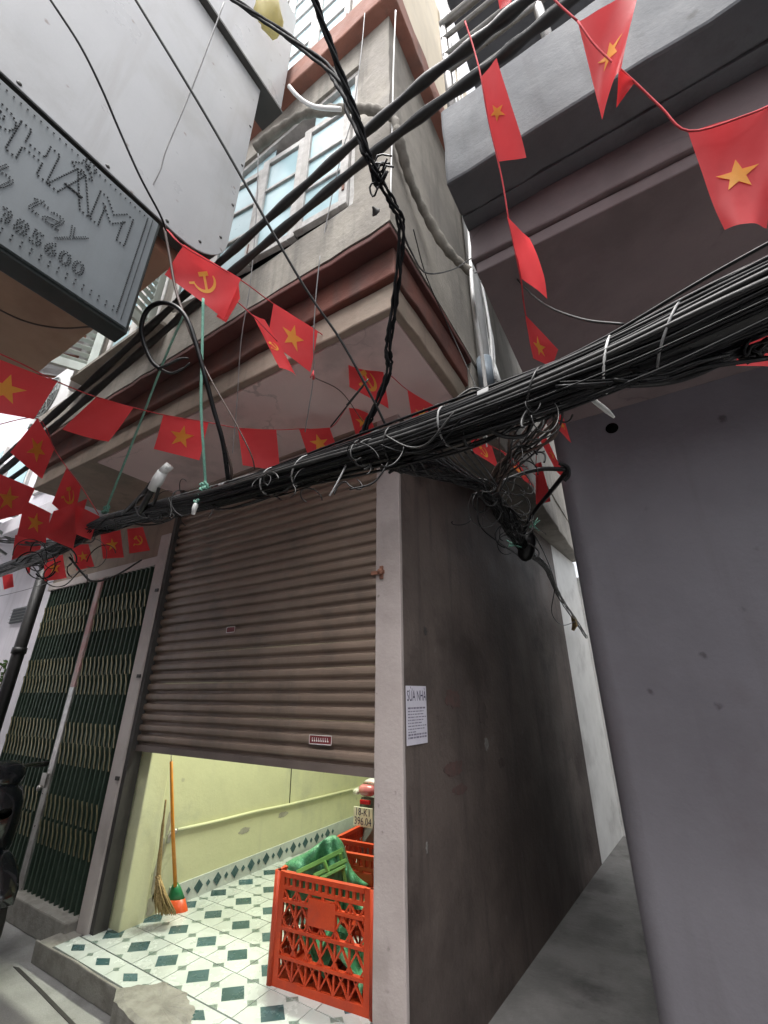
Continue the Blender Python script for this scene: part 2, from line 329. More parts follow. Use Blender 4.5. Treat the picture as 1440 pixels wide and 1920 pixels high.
# tiles: one mesh, a large diamond in the middle and half diamonds on the edges
TX, TY, TX0, TY0 = .274, .247, -3.0, 2.083
def tile_mesh():
    b = MB(); a, c = TX/2-.0022, TY/2-.0022; z = .012
    def P(u, v, zz=z): return (u*a, v*c, zz)
    k, s = .60, .23
    b.add([P(-1, -1, 0), P(1, -1, 0), P(1, 1, 0), P(-1, 1, 0), P(-1, -1), P(1, -1), P(1, 1), P(-1, 1)],
          [(0, 1, 5, 4), (1, 2, 6, 5), (2, 3, 7, 6), (3, 0, 4, 7)], 0)
    D = [P(0, -k), P(k, 0), P(0, k), P(-k, 0)]
    Cn = [P(-1, -1), P(1, -1), P(1, 1), P(-1, 1)]
    b.add(D, [(0, 1, 2, 3)], 1)
    E = []
    for q in range(4):
        p0, p1 = Vector(Cn[q]), Vector(Cn[(q+1) % 4]); mid = (p0+p1)/2; inn = Vector((0, 0, z))+(mid-Vector((0, 0, z)))*(1-s*1.05)
        e0, e1 = mid+(p0-mid)*s, mid+(p1-mid)*s
        b.add([e0, e1, inn], [(0, 1, 2)], 2); E.append((e0, e1, inn))
    for q in range(4):
        e0, e1, inn = E[q]; n0 = E[(q+1) % 4]
        b.add([D[q], inn, e1, Cn[(q+1) % 4], n0[0], n0[2], D[(q+1) % 4]], [(0, 1, 2, 3, 4, 5, 6)], 0)
    return b.mesh('floor_tile', [M['tilew'], M['tileg'], M['tiles']])
tm = tile_mesh()
floor = thing('tiled_floor', (-2.4, 2.0, .1), 'white tiled floor with dark green diamonds inside the open shop', 'floor')
floor['kind'] = 'structure'
for j in range(-1, 13):
    for i in range(-1, 7):
        x, y = TX0+i*TX+j*.02, TY0+j*TY
        if y-TY/2 < 1.80 or x-TX/2 < -3.46 or x+TX/2 > -1.05: continue
        if x+TX/2 > -1.30+(y-2)*.08 and y > 1.95: continue
        ob = place('floor_tile', tm, (x, y, .1+random.uniform(-.0005, .0005)), floor)
        ob.rotation_euler = (random.uniform(-.002, .002), random.uniform(-.002, .002), 0)
# tiles in front of the shutter line, cut by the step edge
def cut_tile():
    b = MB(); a = TX/2-.0015
    b.box(-a, a, -.066, .066, 0, .012, 0)
    b.add([(-.065, .0, .0125), (0, -.04, .0125), (.065, .0, .0125), (0, .04, .0125)], [(0, 1, 2, 3)], 1)
    b.add([(a-.025, .0, .0125), (a, -.018, .0125), (a, .018, .0125)], [(0, 1, 2)], 2)
    b.add([(-a+.025, .0, .0125), (-a, .018, .0125), (-a, -.018, .0125)], [(0, 1, 2)], 2)
    return b.mesh('floor_tile', [M['tilew'], M['tileg'], M['tiles']])
ct = cut_tile()
for i in range(-2, 6):
    x = TX0+i*TX-.02
    if -3.62 < x-TX/2 and x+TX/2 < -1.08: place('floor_tile', ct, (x, 1.886, .1), floor)
# mortar patch where the tile edge has broken away
pp = [(-2.72, 1.80), (-2.60, 1.90), (-2.55, 1.955), (-2.46, 1.95), (-2.38, 1.965), (-2.33, 1.93), (-2.22, 1.905), (-2.17, 1.84), (-2.05, 1.80), (-2.10, 1.74), (-2.35, 1.70), (-2.6, 1.735)]
rng = random.Random(3)
pp = [(v.x+rng.uniform(-.006, .006), v.y+rng.uniform(-.006, .006)) for v in crom([Vector((x, y, 0)) for x, y in pp+pp[:1]], 5)[:-1]]
mpb = MB(); cx, cy = -2.4, 1.83
ring0 = [(x, y, .1125) for x, y in pp]; 
ring1 = [(cx+(x-cx)*.8, cy+(y-cy)*.8, .121+rng.uniform(-.003, .003)) for x, y in pp]; n = len(pp)
ringb = [(x, y, .0 if y < 1.79 else .11) for x, y in pp]
mpb.add(ringb+ring0+ring1+[(cx, cy, .120)], [(i, (i+1) % n, n+(i+1) % n, n+i) for i in range(n)]+[(n+i, n+(i+1) % n, 2*n+(i+1) % n, 2*n+i) for i in range(n)]+[(2*n+i, 2*n+(i+1) % n, 3*n) for i in range(n)])
mpb.build('mortar_patch', M['mortar'], house, rough=.006, cell=.07)
# skirting of small tiles along the room wall
sk = MB().box(-3.302, -3.288, YF+.42, 5.2, .10, .235); sko = sk.build('skirting', M['tilew'], house)
dm = MB(); dm.prism([(0, -.038, 0), (0, 0, -.042), (0, .038, 0), (0, 0, .042)], (.004, 0, 0)); dmm = dm.mesh('diamond', M['tileg'])
dm = MB(); dm.prism([(0, -.018, 0), (0, 0, -.02), (0, .018, 0), (0, 0, .02)], (.004, 0, 0)); dms = dm.mesh('diamond', M['tileg'])
for i in range(22): place('diamond', dmm if i % 2 == 0 else dms, (-3.288, 2.52+i*.085, .175), sko)
for k, (yc, zc, hw, hh) in enumerate(((2.335, .36, .035, .22), (2.36, .62, .02, .10), (2.33, .17, .05, .07), (3.1, .43, .07, .03), (3.55, .46, .10, .025))):
    rng = random.Random(60+k); q = MB(); q.prism([(-3.2995, yc+hw*math.cos(a)*rng.uniform(.5, 1), zc+hh*math.sin(a)*rng.uniform(.6, 1)) for a in [i*2*math.pi/18 for i in range(18)]], (.0012, 0, 0))
    q.build('peeled_paint', M['peel'], house)
# surface pipe on the room wall
pb = MB(); pb.tube(crom([(-3.288, 2.42, .575), (-3.288, 2.8, .558), (-3.29, 3.2, .548), (-3.288, 3.6, .528), (-3.289, 4.3, .505), (-3.288, 5.19, .48)], 4), .012, 8)
wp = pb.build('water_pipe', M['yellow'], house)
tb = MB(); tb.tube([(-3.285, 2.43, .575), (-3.28, 2.38, .575), (-3.27, 2.36, .555), (-3.27, 2.36, .515)], .013, 8); tb.lathe((-3.26, 2.38, .585), (1, 0, 0), [(0, .012), (.03, .02), (.04, .004)], 8)
tb.build('tap', M['steel'], house)
MB().tube(crom([(-3.297, 3.62, 1.6), (-3.292, 3.60, 1.3), (-3.292, 3.61, 1.0), (-3.29, 3.62, .54)], 6), .004, 5).build('wall_wire', M['plastic'], house)
# fluorescent lamp in the room
lamp = thing('ceiling_lamp', (-2.35, 2.9, 3.15), 'fluorescent tube lamp on the ceiling of the open shop', 'lamp')
MB().box(-2.98, -1.72, 2.87, 2.93, 3.11, 3.15).build('housing', M['white'], lamp)
MB().tube([(-2.95, 2.9, 3.09), (-1.75, 2.9, 3.09)], .016, 10).build('tube', M['tube'], lamp)
al = bpy.data.lights.new('tube_light', 'AREA'); al.shape = 'RECTANGLE'; al.size = 1.2; al.size_y = .08; al.energy = 40; al.color = (.96, 1.0, .80)
ao = bpy.data.objects.new('tube_light', al); col.objects.link(ao); ao.location = (-2.35, 2.9, 3.06); ao.parent = lamp; ao.matrix_parent_inverse = Matrix.Translation(-WL[lamp])

# shutter: each slat its own piece
shut = MB().box(-3.395, -1.31, YF+.005, YF+.035, 1.118, 1.158).build('roller_shutter', M['bottom_bar'], house)
PIT = .0686
def slat_mesh():
    b = MB(); prof = [(.008, 0), (.008, .013), (.004, .0185), (-.008, .0255), (-.0125, .032), (-.0140, .044), (-.0135, .056), (-.0105, .0635), (.006, .0670), (.008, .0686)]
    x0, x1 = -1.045, 1.045
    vv = [(x, y, z) for x in (x0, x1) for y, z in prof]+[(x, .012, z) for x in (x0, x1) for z in (0, .0686)]
    k = len(prof)
    b.add(vv, [(i, i+1, k+i+1, k+i) for i in range(k-1)], 0, False)
    b.add([vv[2*k], vv[2*k+1], vv[2*k+3], vv[2*k+2]], [(0, 1, 2, 3)], 0)
    return b.mesh('slat', M['slat'])
sm_ = slat_mesh()
for i in range(30):
    so2 = place('slat', sm_, (-2.352, YF+.015+random.uniform(-.002, .002), 1.156+i*PIT), shut); so2.rotation_euler = (random.uniform(-.02, .02), random.uniform(-.0006, .0006), random.uniform(-.0008, .0008))
def sticker(x, z, w_, h, words):
    b = MB().box(x-w_/2, x+w_/2, YF-.0035, YF-.0015, z-h/2, z+h/2, 0)
    t_ = .003
    for (a, c, d, e) in ((-w_/2, w_/2, h/2-t_, h/2), (-w_/2, w_/2, -h/2, -h/2+t_), (-w_/2, -w_/2+t_, -h/2, h/2), (w_/2-t_, w_/2, -h/2, h/2)):
        b.box(x+a, x+c, YF-.0042, YF-.0036, z+d, z+e, 1)
    if words:
        for k in range(8):
            xx = x-w_/2+.02+k*(w_-.035)/8
            b.box(xx, xx+.008, YF-.0042, YF-.0036, z-h*.2, z-h*.05, 1); b.box(xx, xx+.003, YF-.0042, YF-.0036, z-h*.05, z+h*.22, 1)
    tag(b.build('sticker', [M['sticker'], M['white']], shut), 'small maroon sticker with a pale border')
sticker(-1.655, 1.268, .155, .045, True); sticker(-2.50, 1.905, .085, .04, False)
MB().box(-3.403, -3.362, YF-.03, YF+.06, .10, 3.19).build('guide_rail', M['track'], house)
po = MB().box(-3.535, -3.404, YF-.045, YF+.10, .10, 2.78); po.build('door_post', M['post'], house, bevel=.006)
for z in (2.28, 1.62, .95):
    MB().box(-3.44, -3.40, YF-.055, YF-.044, z-.012, z+.012).build('hinge', M['track'], house)
bl = MB().box(-1.335, -1.25, YF-.012, YF+.002, 2.13, 2.15); bl.lathe((-1.268, YF-.013, 2.14), (0, -1, 0), [(0, .018), (.012, .018)], 8); bl.box(-1.278, -1.258, YF-.010, YF+.001, 2.10, 2.175)
bl.build('bolt', M['rust'], house)
# lintel above gate and wall left of the shutter head
lin = MB().box(-5.55, -3.405, YF+.0, YF+.14, 2.60, 3.2); lin.build('gate_lintel', M['beige'], house)
# jutting floor
MB().box(-3.5, -.775, 1.33, 2.30, 3.188, 3.2).build('soffit_panel', M['soffit'], house)
MB().box(-4.55, -.735, 1.29, 2.23, 3.2, 3.37).build('floor_beam', M['beige'], house, bevel=.01, rough=.008)
MB().box(-4.57, -.715, 1.255, 2.235, 3.37, 3.56).build('red_band', M['redband'], house, bevel=.01, rough=.008)
MB().box(-4.60, -.685, 1.165, 2.24, 3.56, 3.60).build('red_soffit', M['redunder'], house, bevel=.008, rough=.009)
MB().box(-4.4, -.692, 2.245, 6.4, 3.21, 3.60).build('rear_overhang', M['upper'], house, bevel=.01, rough=.010)
fr = MB(); Y0, Y1 = 1.16, 1.32
fr.box(-4.6, -.68, Y0, Y1, 3.601, 3.93); fr.box(-3.75, -.68, Y0, Y1, 5.40, 5.70)
fr.box(-.915, -.68, Y0, Y1, 3.93, 5.40); fr.box(-2.75, -2.50, Y0, Y1, 3.93, 5.40); fr.box(-3.75, -3.6, Y0, Y1, 3.93, 5.40)
fr.build('upper_wall', M['upper'], house, rough=.006)
MB().box(-.86, -.681, Y1, 6.4, 3.601, 5.70).build('upper_side_wall', M['upper'], house)
MB().box(-3.75, -3.6, Y1, 6.4, 3.601, 9.0).build('upper_end_wall', M['cream'], house)
MB().box(-3.82, -.60, 1.07, 6.45, 5.701, 5.99).build('ledge', M['ledge'], house, bevel=.012, rough=.010)
f3 = MB(); f3.box(-3.75, -.68, Y0, Y1, 5.991, 6.18); f3.box(-1.0, -.68, Y0, Y1, 6.18, 9); f3.box(-3.75, -2.6, Y0, Y1, 6.18, 9); f3.box(-2.6, -1.0, Y0, Y1, 8.2, 9); f3.box(-.86, -.68, Y1, 6.4, 5.991, 9)
f3.build('top_wall', M['cream'], house)
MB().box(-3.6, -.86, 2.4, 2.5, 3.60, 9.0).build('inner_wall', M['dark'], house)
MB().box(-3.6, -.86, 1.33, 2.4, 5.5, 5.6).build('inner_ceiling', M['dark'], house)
# broken plaster by the soffit corner, dark socket on the wall
hb = MB(); rng = random.Random(5)
poly = [(-1.42+.085*math.cos(a)*rng.uniform(.8, 1.25), YF-.003, 3.02+.12*math.sin(a)*rng.uniform(.8, 1.2)) for a in [i*2*math.pi/16 for i in range(16)]]
hb.prism(poly, (0, .002, 0)); hb.build('broken_patch', M['rust'], house)
kb = MB(); kb.lathe(at(705, 398, 2.0), (0, -1, 0), [(0, .024), (.004, .018), (.02, .007), (.03, .004)], 7); kb.build('plaster_scar', M['darkedge'], house)

# casement windows: frame > casement frames and panes
def casement(x0, x1, z0, z1, y, cols, rows, swing, name='window', transom=0, open_cols=()):
    fw = .045
    Fm = MB()
    Fm.box(x0, x1, y-.02, y+.06, z0, z0+fw); Fm.box(x0, x1, y-.02, y+.06, z1-fw, z1)
    Fm.box(x0, x0+fw, y-.018, y+.058, z0+fw, z1-fw); Fm.box(x1-fw, x1, y-.018, y+.058, z0+fw, z1-fw)
    zt = z1-transom if transom else z1-fw
    if transom: Fm.box(x0+fw, x1-fw, y-.016, y+.056, zt-.03, zt+.02)
    win = Fm.build(name, M['frame'], house, bevel=.004)
    W = (x1-x0-2*fw)/cols
    if transom:
        for c in range(cols):
            a = x1-fw-(c+1)*W; 
            if c in (1,): continue
            MB().box(a+.01, a+W-.01, y+.01, y+.016, zt+.03, z1-fw-.01).build('pane', M['glass'], win)
    ang = swing
    for c in range(cols):
        hx = x1-fw-c*W            # hinge edge on the right
        g = ang*(1+c*.25)
        ax = Vector((-math.cos(g), -math.sin(g), 0)); nr = Vector((-math.sin(g), math.cos(g), 0))
        zb, zh = z0+fw+.006, zt-.036
        o = Vector((hx-.004, y-.012-.35*W*math.sin(ang)*c, 0))
        def bx(b, u0, u1, w0, w1, t0, t1):
            b.obox(o+ax*(u0+u1)/2+nr*(t0+t1)/2+Vector((0, 0, (w0+w1)/2)), ax*(u1-u0)/2, nr*(t1-t0)/2, Vector((0, 0, (w1-w0)/2)))
        st = .055; wl = W-.008
        cfb = MB()
        bx(cfb, 0, st, zb, zh, -.03, .01); bx(cfb, wl-st, wl, zb, zh, -.03, .01)
        bx(cfb, st, wl-st, zb, zb+st, -.028, .008); bx(cfb, st, wl-st, zh-st, zh, -.028, .008)
        H = (zh-zb-2*st)/rows
        for r in range(1, rows): bx(cfb, st, wl-st, zb+st+r*H-.012, zb+st+r*H+.012, -.026, .006)
        cfb.build('casement_frame', M['frame'], win, bevel=.004)
        for r in range(rows):
            pbm = MB(); bx(pbm, st, wl-st, zb+st+r*H+.012, zb+st+(r+1)*H-.012, -.012, -.006); pbm.build('pane', M['glass'], win)
        hb_ = MB(); bx(hb_, .015, .03, zb+.12, zb+.2, -.036, -.031); hb_.build('latch', M['rust'], win)
    return win
casement(-2.50, -.915, 3.93, 5.40, 1.20, 4, 3, R(4.5), transom=.36)
casement(-3.6, -2.75, 3.93, 5.40, 1.22, 2, 3, R(1.5), transom=.30)
casement(-2.6, -1.0, 6.18, 8.2, 1.22, 4, 5, R(1), transom=0)
# open louvred shutters further along
def louvre(hx, ang, z0, z1, w_):
    d = Vector((math.cos(ang), -math.sin(ang), 0)); o = Vector((hx, 1.145, 0)); nrm = Vector((math.sin(ang), math.cos(ang), 0)); b = MB()
    Z = Vector((0, 0, 1))
    def bx(b, u0, u1, w0, w1, t=.016): b.obox(o+d*(u0+u1)/2+Z*(w0+w1)/2, d*(u1-u0)/2, nrm*t, Z*(w1-w0)/2)
    bx(b, 0, .06, z0, z1); bx(b, w_-.06, w_, z0, z1); bx(b, .06, w_-.06, z0, z0+.08, .0155); bx(b, .06, w_-.06, z1-.08, z1, .0155); bx(b, .06, w_-.06, (z0+z1)/2-.04, (z0+z1)/2+.04, .0155)
    sh = b.build('louvred_shutter', M['louvre'], house, bevel=.003)
    k = 0; z = z0+.1
    while z < z1-.1:
        if abs(z-(z0+z1)/2) > .06:
            lb = MB(); lb.obox(o+d*w_/2+Z*z, d*(w_/2-.06), nrm*.013+Z*.012, (nrm*.3-Z*.3).normalized()*.004); lb.build('louvre', M['louvre'], sh)
        z += .075
louvre(-3.6, R(118), 3.97, 5.3, .42); louvre(-2.79, R(72), 3.98, 5.35, .38)
tag(MB().box(-3.75, -2.55, 1.05, 1.16, 3.925, 3.955).build('window_sill', M['upper'], house))

# ------------------------------------------------------------------ folding gate
gate = thing('folding_gate', (-4.5, 2.0, .1), 'dark green folding metal gate beside the roller shutter', 'gate')
MB().box(-5.55, -3.54, YF+.06, YF+.07, .15, 2.55).build('backing_sheet', M['gate'], gate)
gt = MB().box(-5.55, -3.54, YF-.03, YF+.06, 2.52, 2.60); gt.build('top_track', M['post'], gate, bevel=.005)
MB().box(-5.56, -3.56, 1.935, YF+.08, 0, .15).build('sill', M['mortar'], gate, bevel=.01, rough=.006)
def bar_mesh():
    b = MB(); b.box(-.009, .009, -.018, .018, .15, 2.52); return b.mesh('bar', M['gate'])
bmh = bar_mesh()
sgm = MB(); 
for dz in (0,):
    pts = [(-.004, 0, .075), (.010, 0, .045), (.026, 0, .02), (.036, 0, -.01), (.040, 0, -.05), (.052, 0, -.075)]
    for p, q in zip(pts, pts[1:]): sgm.bar(p, q, .012, .004, (0, 1, 0))
stm = sgm.mesh('lattice_strip', M['strip'])
xsR = [-3.575-i*.0685 for i in range(13)]; xsL = [-4.52-i*.0685 for i in range(15)]
for x in xsR+xsL: place('bar', bmh, (x, YF-.0+random.uniform(-.002, .002), 0), gate)
rows = [2.245, 2.09, 1.715, 1.565, 1.20, 1.05, .69, .52]
for zz in rows:
    for x in xsR[1:]: place('lattice_strip', stm, (x-.004, YF-.024, zz), gate)
    for x in xsL[1:]: place('lattice_strip', stm, (x-.004, YF-.024, zz+.015), gate)
ms = MB().box(-4.475, -4.40, YF-.035, YF+.02, .15, 1.55); ms.build('meeting_stile', M['steel'], gate, bevel=.004)
ms = MB().box(-4.475, -4.40, YF-.035, YF+.02, 1.55, 2.52); tag(ms.build('meeting_stile', M['pinkpost'], gate, bevel=.004), 'upper gate stile with faded pink paint')
lk = MB().box(-4.50, -4.42, YF-.055, YF-.03, .80, .90); lk.lathe((-4.46, YF-.06, .80), (0, -1, 0), [(0, .02), (.02, .02)], 10); lk.build('lock', M['steel'], gate)
dp = MB(); dp.tube([(-5.58, 1.93, 0), (-5.58, 1.93, 3.3)], .055, 12); 
for z in (.9, 1.9, 2.8): dp.lathe((-5.58, 1.93, z), (0, 0, 1), [(-.03, .06), (-.03, .064), (.03, .064), (.03, .06)], 12)
tag(dp.build('downpipe', M['plastic'], None, (-5.58, 1.93, 0)), 'black downpipe standing left of the green folding gate', 'pipe')

# ------------------------------------------------------------------ house across the alley mouth (right)
rh = thing('balcony_house', (1.5, 2.5, 0), 'grey lilac house with a rounded wall corner under a concrete balcony', 'house')
RB = .085
cornr = [(-.305+RB-RB*math.sin(a), 2.50+RB-RB*math.cos(a), 0) for a in [R(i*7.5) for i in range(13)]]
wm = MB(); ring_ = [(5, 2.50, 0)]+cornr+[(-.305, 4.9, 0), (5, 4.9, 0)]; kk = len(ring_)
wm.add([Vector(p) for p in ring_]+[Vector(p)+Vector((0, 0, 3.05)) for p in ring_], [(i, (i+1) % kk, kk+(i+1) % kk, kk+i) for i in range(1, 13)], 0, True)
wm.add([Vector(p) for p in ring_]+[Vector(p)+Vector((0, 0, 3.05)) for p in ring_], [(i, (i+1) % kk, kk+(i+1) % kk, kk+i) for i in [0]+list(range(13, kk))]+[list(range(kk, 2*kk))], 0, False)
wm.build('wall', M['rwall'], rh)
MB().box(-.315, 5, 1.22, 4.9, 3.051, 3.11).build('soffit', M['rsoffit'], rh, bevel=.006)
MB().box(-.325, 5, 1.20, 4.9, 3.111, 3.295).build('balcony_beam', M['rsoffit'], rh, bevel=.008, rough=.006)
MB().box(-.33, 5, .99, 1.14, 3.297, 3.80).build('balcony_fascia', M['rfascia'], rh, bevel=.012, rough=.008)
MB().box(-.325, 5, 1.141, 4.9, 3.297, 3.42).build('balcony_slab', M['rfascia'], rh)
MB().box(-.32, 5, 2.3, 3.8, 3.421, 8.0).build('upper_wall', M['rdark'], rh)
MB().box(-.33, 5, 1.05, 2.3, 5.9, 6.1).build('balcony_slab', M['rfascia'], rh)
ho = MB(); ho.lathe((.028, 2.505, 2.93), (0, -1, 0), [(0, .033), (.007, .034)], 20); ho.build('drain_hole', M['hole'], rh)
rl = MB()
for z in (4.0, 4.16, 4.32, 4.48, 4.62): rl.tube([(-.30, 1.03, z), (5, 1.03, z)], .012 if z < 4.6 else .022, 8)
rlo = rl.build('railing', M['steel'], rh)
for x in (-.29, .12, .55, 1.0, 1.5, 2.0): MB().tube([(x, 1.04, 3.80), (x, 1.04, 4.64)], .02, 8).build('railing_post', M['steel'], rlo)
for i, x in enumerate((.05, .62)): MB().box(x, x+.5, 2.27, 2.30, 3.45, 5.5).build('door_leaf', M['frame'], rh)

# ------------------------------------------------------------------ house and signs on the near side of the street
oh = thing('opposite_house', (-4, -.2, 0), 'house with a low brown balcony soffit behind the hanging signs', 'house')
MB().box(-8, -1.63, -.9, .70, 3.44, 3.60).build('balcony_soffit', M['brownsoffit'], oh, bevel=.01, rough=.008)
MB().box(-8, -1.75, -.9, .30, 3.601, 4.9).build('upper_wall', M['palewall'], oh)
MB().box(-8, 4, -1.6, -.95, 0, 3.44).build('wall', M['palewall'], oh)
MB().box(-1.2, 6, -4, -1.62, 0, 3.6).build('sky_screen_wall', M['palewall'], oh)  # unseen wall added behind the camera to limit the sky light
tag(MB().tube(crom([at(-40, 560, 2.3), at(40, 600, 2.35), at(110, 615, 2.4), at(175, 612, 2.4)], 6), .005, 5).build('hanging_wire', M['brown'], oh))

# led sign
SX = -1.5
led = thing('led_sign', (SX, 0, 2.78), 'box sign with dotted LED letters and phone number on a bluish face', 'sign')
MB().box(SX-.10, SX-.012, -.75, .545, 2.785, 3.425).build('sign_box', M['ledbox'], led, bevel=.004)
MB().box(SX-.0115, SX, -.735, .53, 2.80, 3.41).build('sign_face', M['ledface'], led)
def led_text(body, size, y, z, shear=0, gap=.0145, xs=1.0, r=.0042, bold=0, space=1.0):
    me = text_mesh(body, size, shear, 0, xs, bold, space)
    cnt = {}
    for p in me.polygons:
        for e in p.edge_keys: cnt[e] = cnt.get(e, 0)+1
    b = MB(); acc = 0
    nb = {}
    for e, c in cnt.items():
        if c == 1: nb.setdefault(e[0], []).append(e[1]); nb.setdefault(e[1], []).append(e[0])
    seen = set()
    def dot(q):
        c = Vector((SX+.003, y+q.x, z+q.y))
        b.add([c+Vector(v)*r for v in ((1.2, 0, 0), (-.8, 0, 0), (0, 1, 0), (0, -1, 0), (0, 0, 1), (0, 0, -1))], [(0, 2, 4), (0, 4, 3), (0, 3, 5), (0, 5, 2), (1, 4, 2), (1, 3, 4), (1, 5, 3), (1, 2, 5)], 0, True)
    for st in list(nb):
        if st in seen: continue
        loop = [st]; seen.add(st); cur = st
        while True:
            nx = [q for q in nb[cur] if q not in seen]
            if not nx: break
            cur = nx[0]; seen.add(cur); loop.append(cur)
        pts = [me.vertices[i].co.copy() for i in loop]; pts.append(pts[0]); acc = 0; dot(pts[0])
        for p, q in zip(pts, pts[1:]):
            L_ = (q-p).length; t = gap-acc
            while t <= L_: dot(p+(q-p)*(t/L_)); t += gap
            acc = (acc+L_) % gap if L_ else acc
    o = b.build('lettering', M['led'], led, fix=False); o['kind'] = 'stuff'
    bpy.data.meshes.remove(me)
led_text('PHẨM', .215, .195, 3.225, 0, gap=.0135, xs=.86, bold=.007)
led_text('h tay', .155, .165, 3.04, .35, gap=.0095, xs=.95, r=.003, bold=-.003)
led_text('385600', .085, .225, 2.905, 0, gap=.0105, xs=.9, r=.0034, space=1.12)
bd = MB()
def dots(p, q, gap, r=.0038):
    p, q = Vector(p), Vector(q); n = int((q-p).length/gap)
    for i in range(n+1):
        c = p+(q-p)*i/n
        bd.add([c+Vector(v)*r for v in ((1.2, 0, 0), (-.8, 0, 0), (0, 1, 0), (0, -1, 0), (0, 0, 1), (0, 0, -1))], [(0, 2, 4), (0, 4, 3), (0, 3, 5), (0, 5, 2), (1, 4, 2), (1, 3, 4), (1, 5, 3), (1, 2, 5)], 0, True)
xx = SX+.003
dots((xx, .485, 2.84), (xx, .485, 3.385), .0095); dots((xx, -.7, 2.835), (xx, .47, 2.835), .026); dots((xx, -.7, 2.855), (xx, .47, 2.855), .026); dots((xx, -.7, 3.385), (xx, .47, 3.385), .02)
dots((xx, .505, 2.82), (xx, .505, 3.40), .005, .0022)
bo = bd.build('border_dots', M['led'], led, fix=False); bo['kind'] = 'stuff'
# white sheet sign above it
wsn = thing('sheet_sign', (SX, 0, 3.44), 'blank white metal sheet sign with a rounded riveted corner', 'sign')
def rounded(y0, y1, z0, z1, r, x):
    pts = [(x, y0, z0)]
    for i in range(9): a = -math.pi/2+math.pi/2*i/8; pts.append((x, y1-r+r*math.cos(a), z0+r+r*math.sin(a)))
    return pts+[(x, y1, z1), (x, y0, z1)]
MB().prism(rounded(-.9, .855, 3.452, 5.2, .24, SX-.085), (.075, 0, 0)).build('sign_box', M['darkedge'], wsn)
MB().prism(rounded(-.9, .862, 3.445, 5.2, .245, SX-.0095), (.008, 0, 0)).build('sheet', M['sheet'], wsn, bevel=.002)
rv = MB(); rv.lathe((0, 0, 0), (1, 0, 0), [(0, .009), (.003, .008), (.005, .003)], 8); rvm = rv.mesh('rivet', M['darkedge'])
for (y, z) in [(.845, 4.75), (.847, 4.35), (.842, 3.98), (.815, 3.68), (.72, 3.53), (.56, 3.47), (.3, 3.465), (.0, 3.465)]: place('rivet', rvm, (SX-.002, y, z), wsn)
# upper box sign
usn = thing('upper_box_sign', (SX, 0, 5.05), 'plain grey box sign with dark underside above the white sheet sign', 'sign')
MB().box(SX-.16, SX+.035, -.9, 1.03, 5.21, 5.23).build('underside', M['darkedge'], usn)
MB().box(SX-.155, SX+.03, -.9, 1.02, 5.231, 6.6).build('sign_box', M['sheet'], usn, bevel=.006)
bagm = MB(); rng = random.Random(9); nb_ = 14; base = at(505, 22, 2.35)
vv = []; 
for k, (h, r) in enumerate([(0.12, .03), (.07, .075), (0, .10), (-.07, .085), (-.13, .05), (-.17, .015)]):
    for j in range(nb_): a = 2*math.pi*j/nb_; rr = r*rng.uniform(.8, 1.2); vv.append(base+Vector((rr*math.cos(a)*.7, rr*math.sin(a), h)))
bagm.add(vv, [(k*nb_+j, k*nb_+(j+1) % nb_, (k+1)*nb_+(j+1) % nb_, (k+1)*nb_+j) for k in range(5) for j in range(nb_)]+[list(range(nb_)), list(range(5*nb_, 6*nb_))[::-1]], 0, True)
tag(bagm.build('plastic_bag', M['bag'], None, base), 'crumpled yellow plastic bag hanging by the upper box sign', 'bag')

# ------------------------------------------------------------------ houses further left
lh = thing('pale_house', (-7.2, 2.2, 0), 'pale lilac house wall beyond the black downpipe', 'house')
MB().box(-14, -5.66, 2.15, 5, 0, 3.3).build('wall', M['palewall'], lh)
MB().box(-14, -4.75, 1.75, 5, 3.301, 3.5).build('balcony_slab', M['palewall'], lh, bevel=.01)
MB().box(-14, -3.76, 2.0, 5, 3.61, 9).build('upper_wall', M['palewall'], lh)
MB().box(-6.72, -6.20, 2.13, 2.149, 2.28, 2.46).build('vent', M['rdark'], lh)
for i in range(5): MB().obox((-6.46, 2.125, 2.30+i*.036), (.25, 0, 0), (0, .012, .006), (0, -.001, .002)).build('vent_slat', M['greyplastic'], lh)
for x in (-6.4, -7.8, -9.3):
    fw_ = MB().box(x-.5, x+.5, 1.96, 2.0, 4.0, 5.4).build('window', M['frame'], lh); MB().box(x-.43, x+.43, 1.95, 1.962, 4.07, 5.33).build('pane', M['glass'], fw_)
fh = thing('far_house', (-12, 0, 0), 'white house closing the far end of the street', 'house')
MB().box(-13.2, -12, -6, 3, 0, 8).build('wall', M['palewall'], fh)
for y in (-1.5, .2, 1.4):
    for z in (1.6, 3.9, 5.9):
        q = MB().box(-12.0, -11.96, y-.45, y+.45, z-.6, z+.6).build('window', M['frame'], fh); MB().box(-11.962, -11.95, y-.38, y+.38, z-.53, z+.53).build('pane', M['glass'], fh)
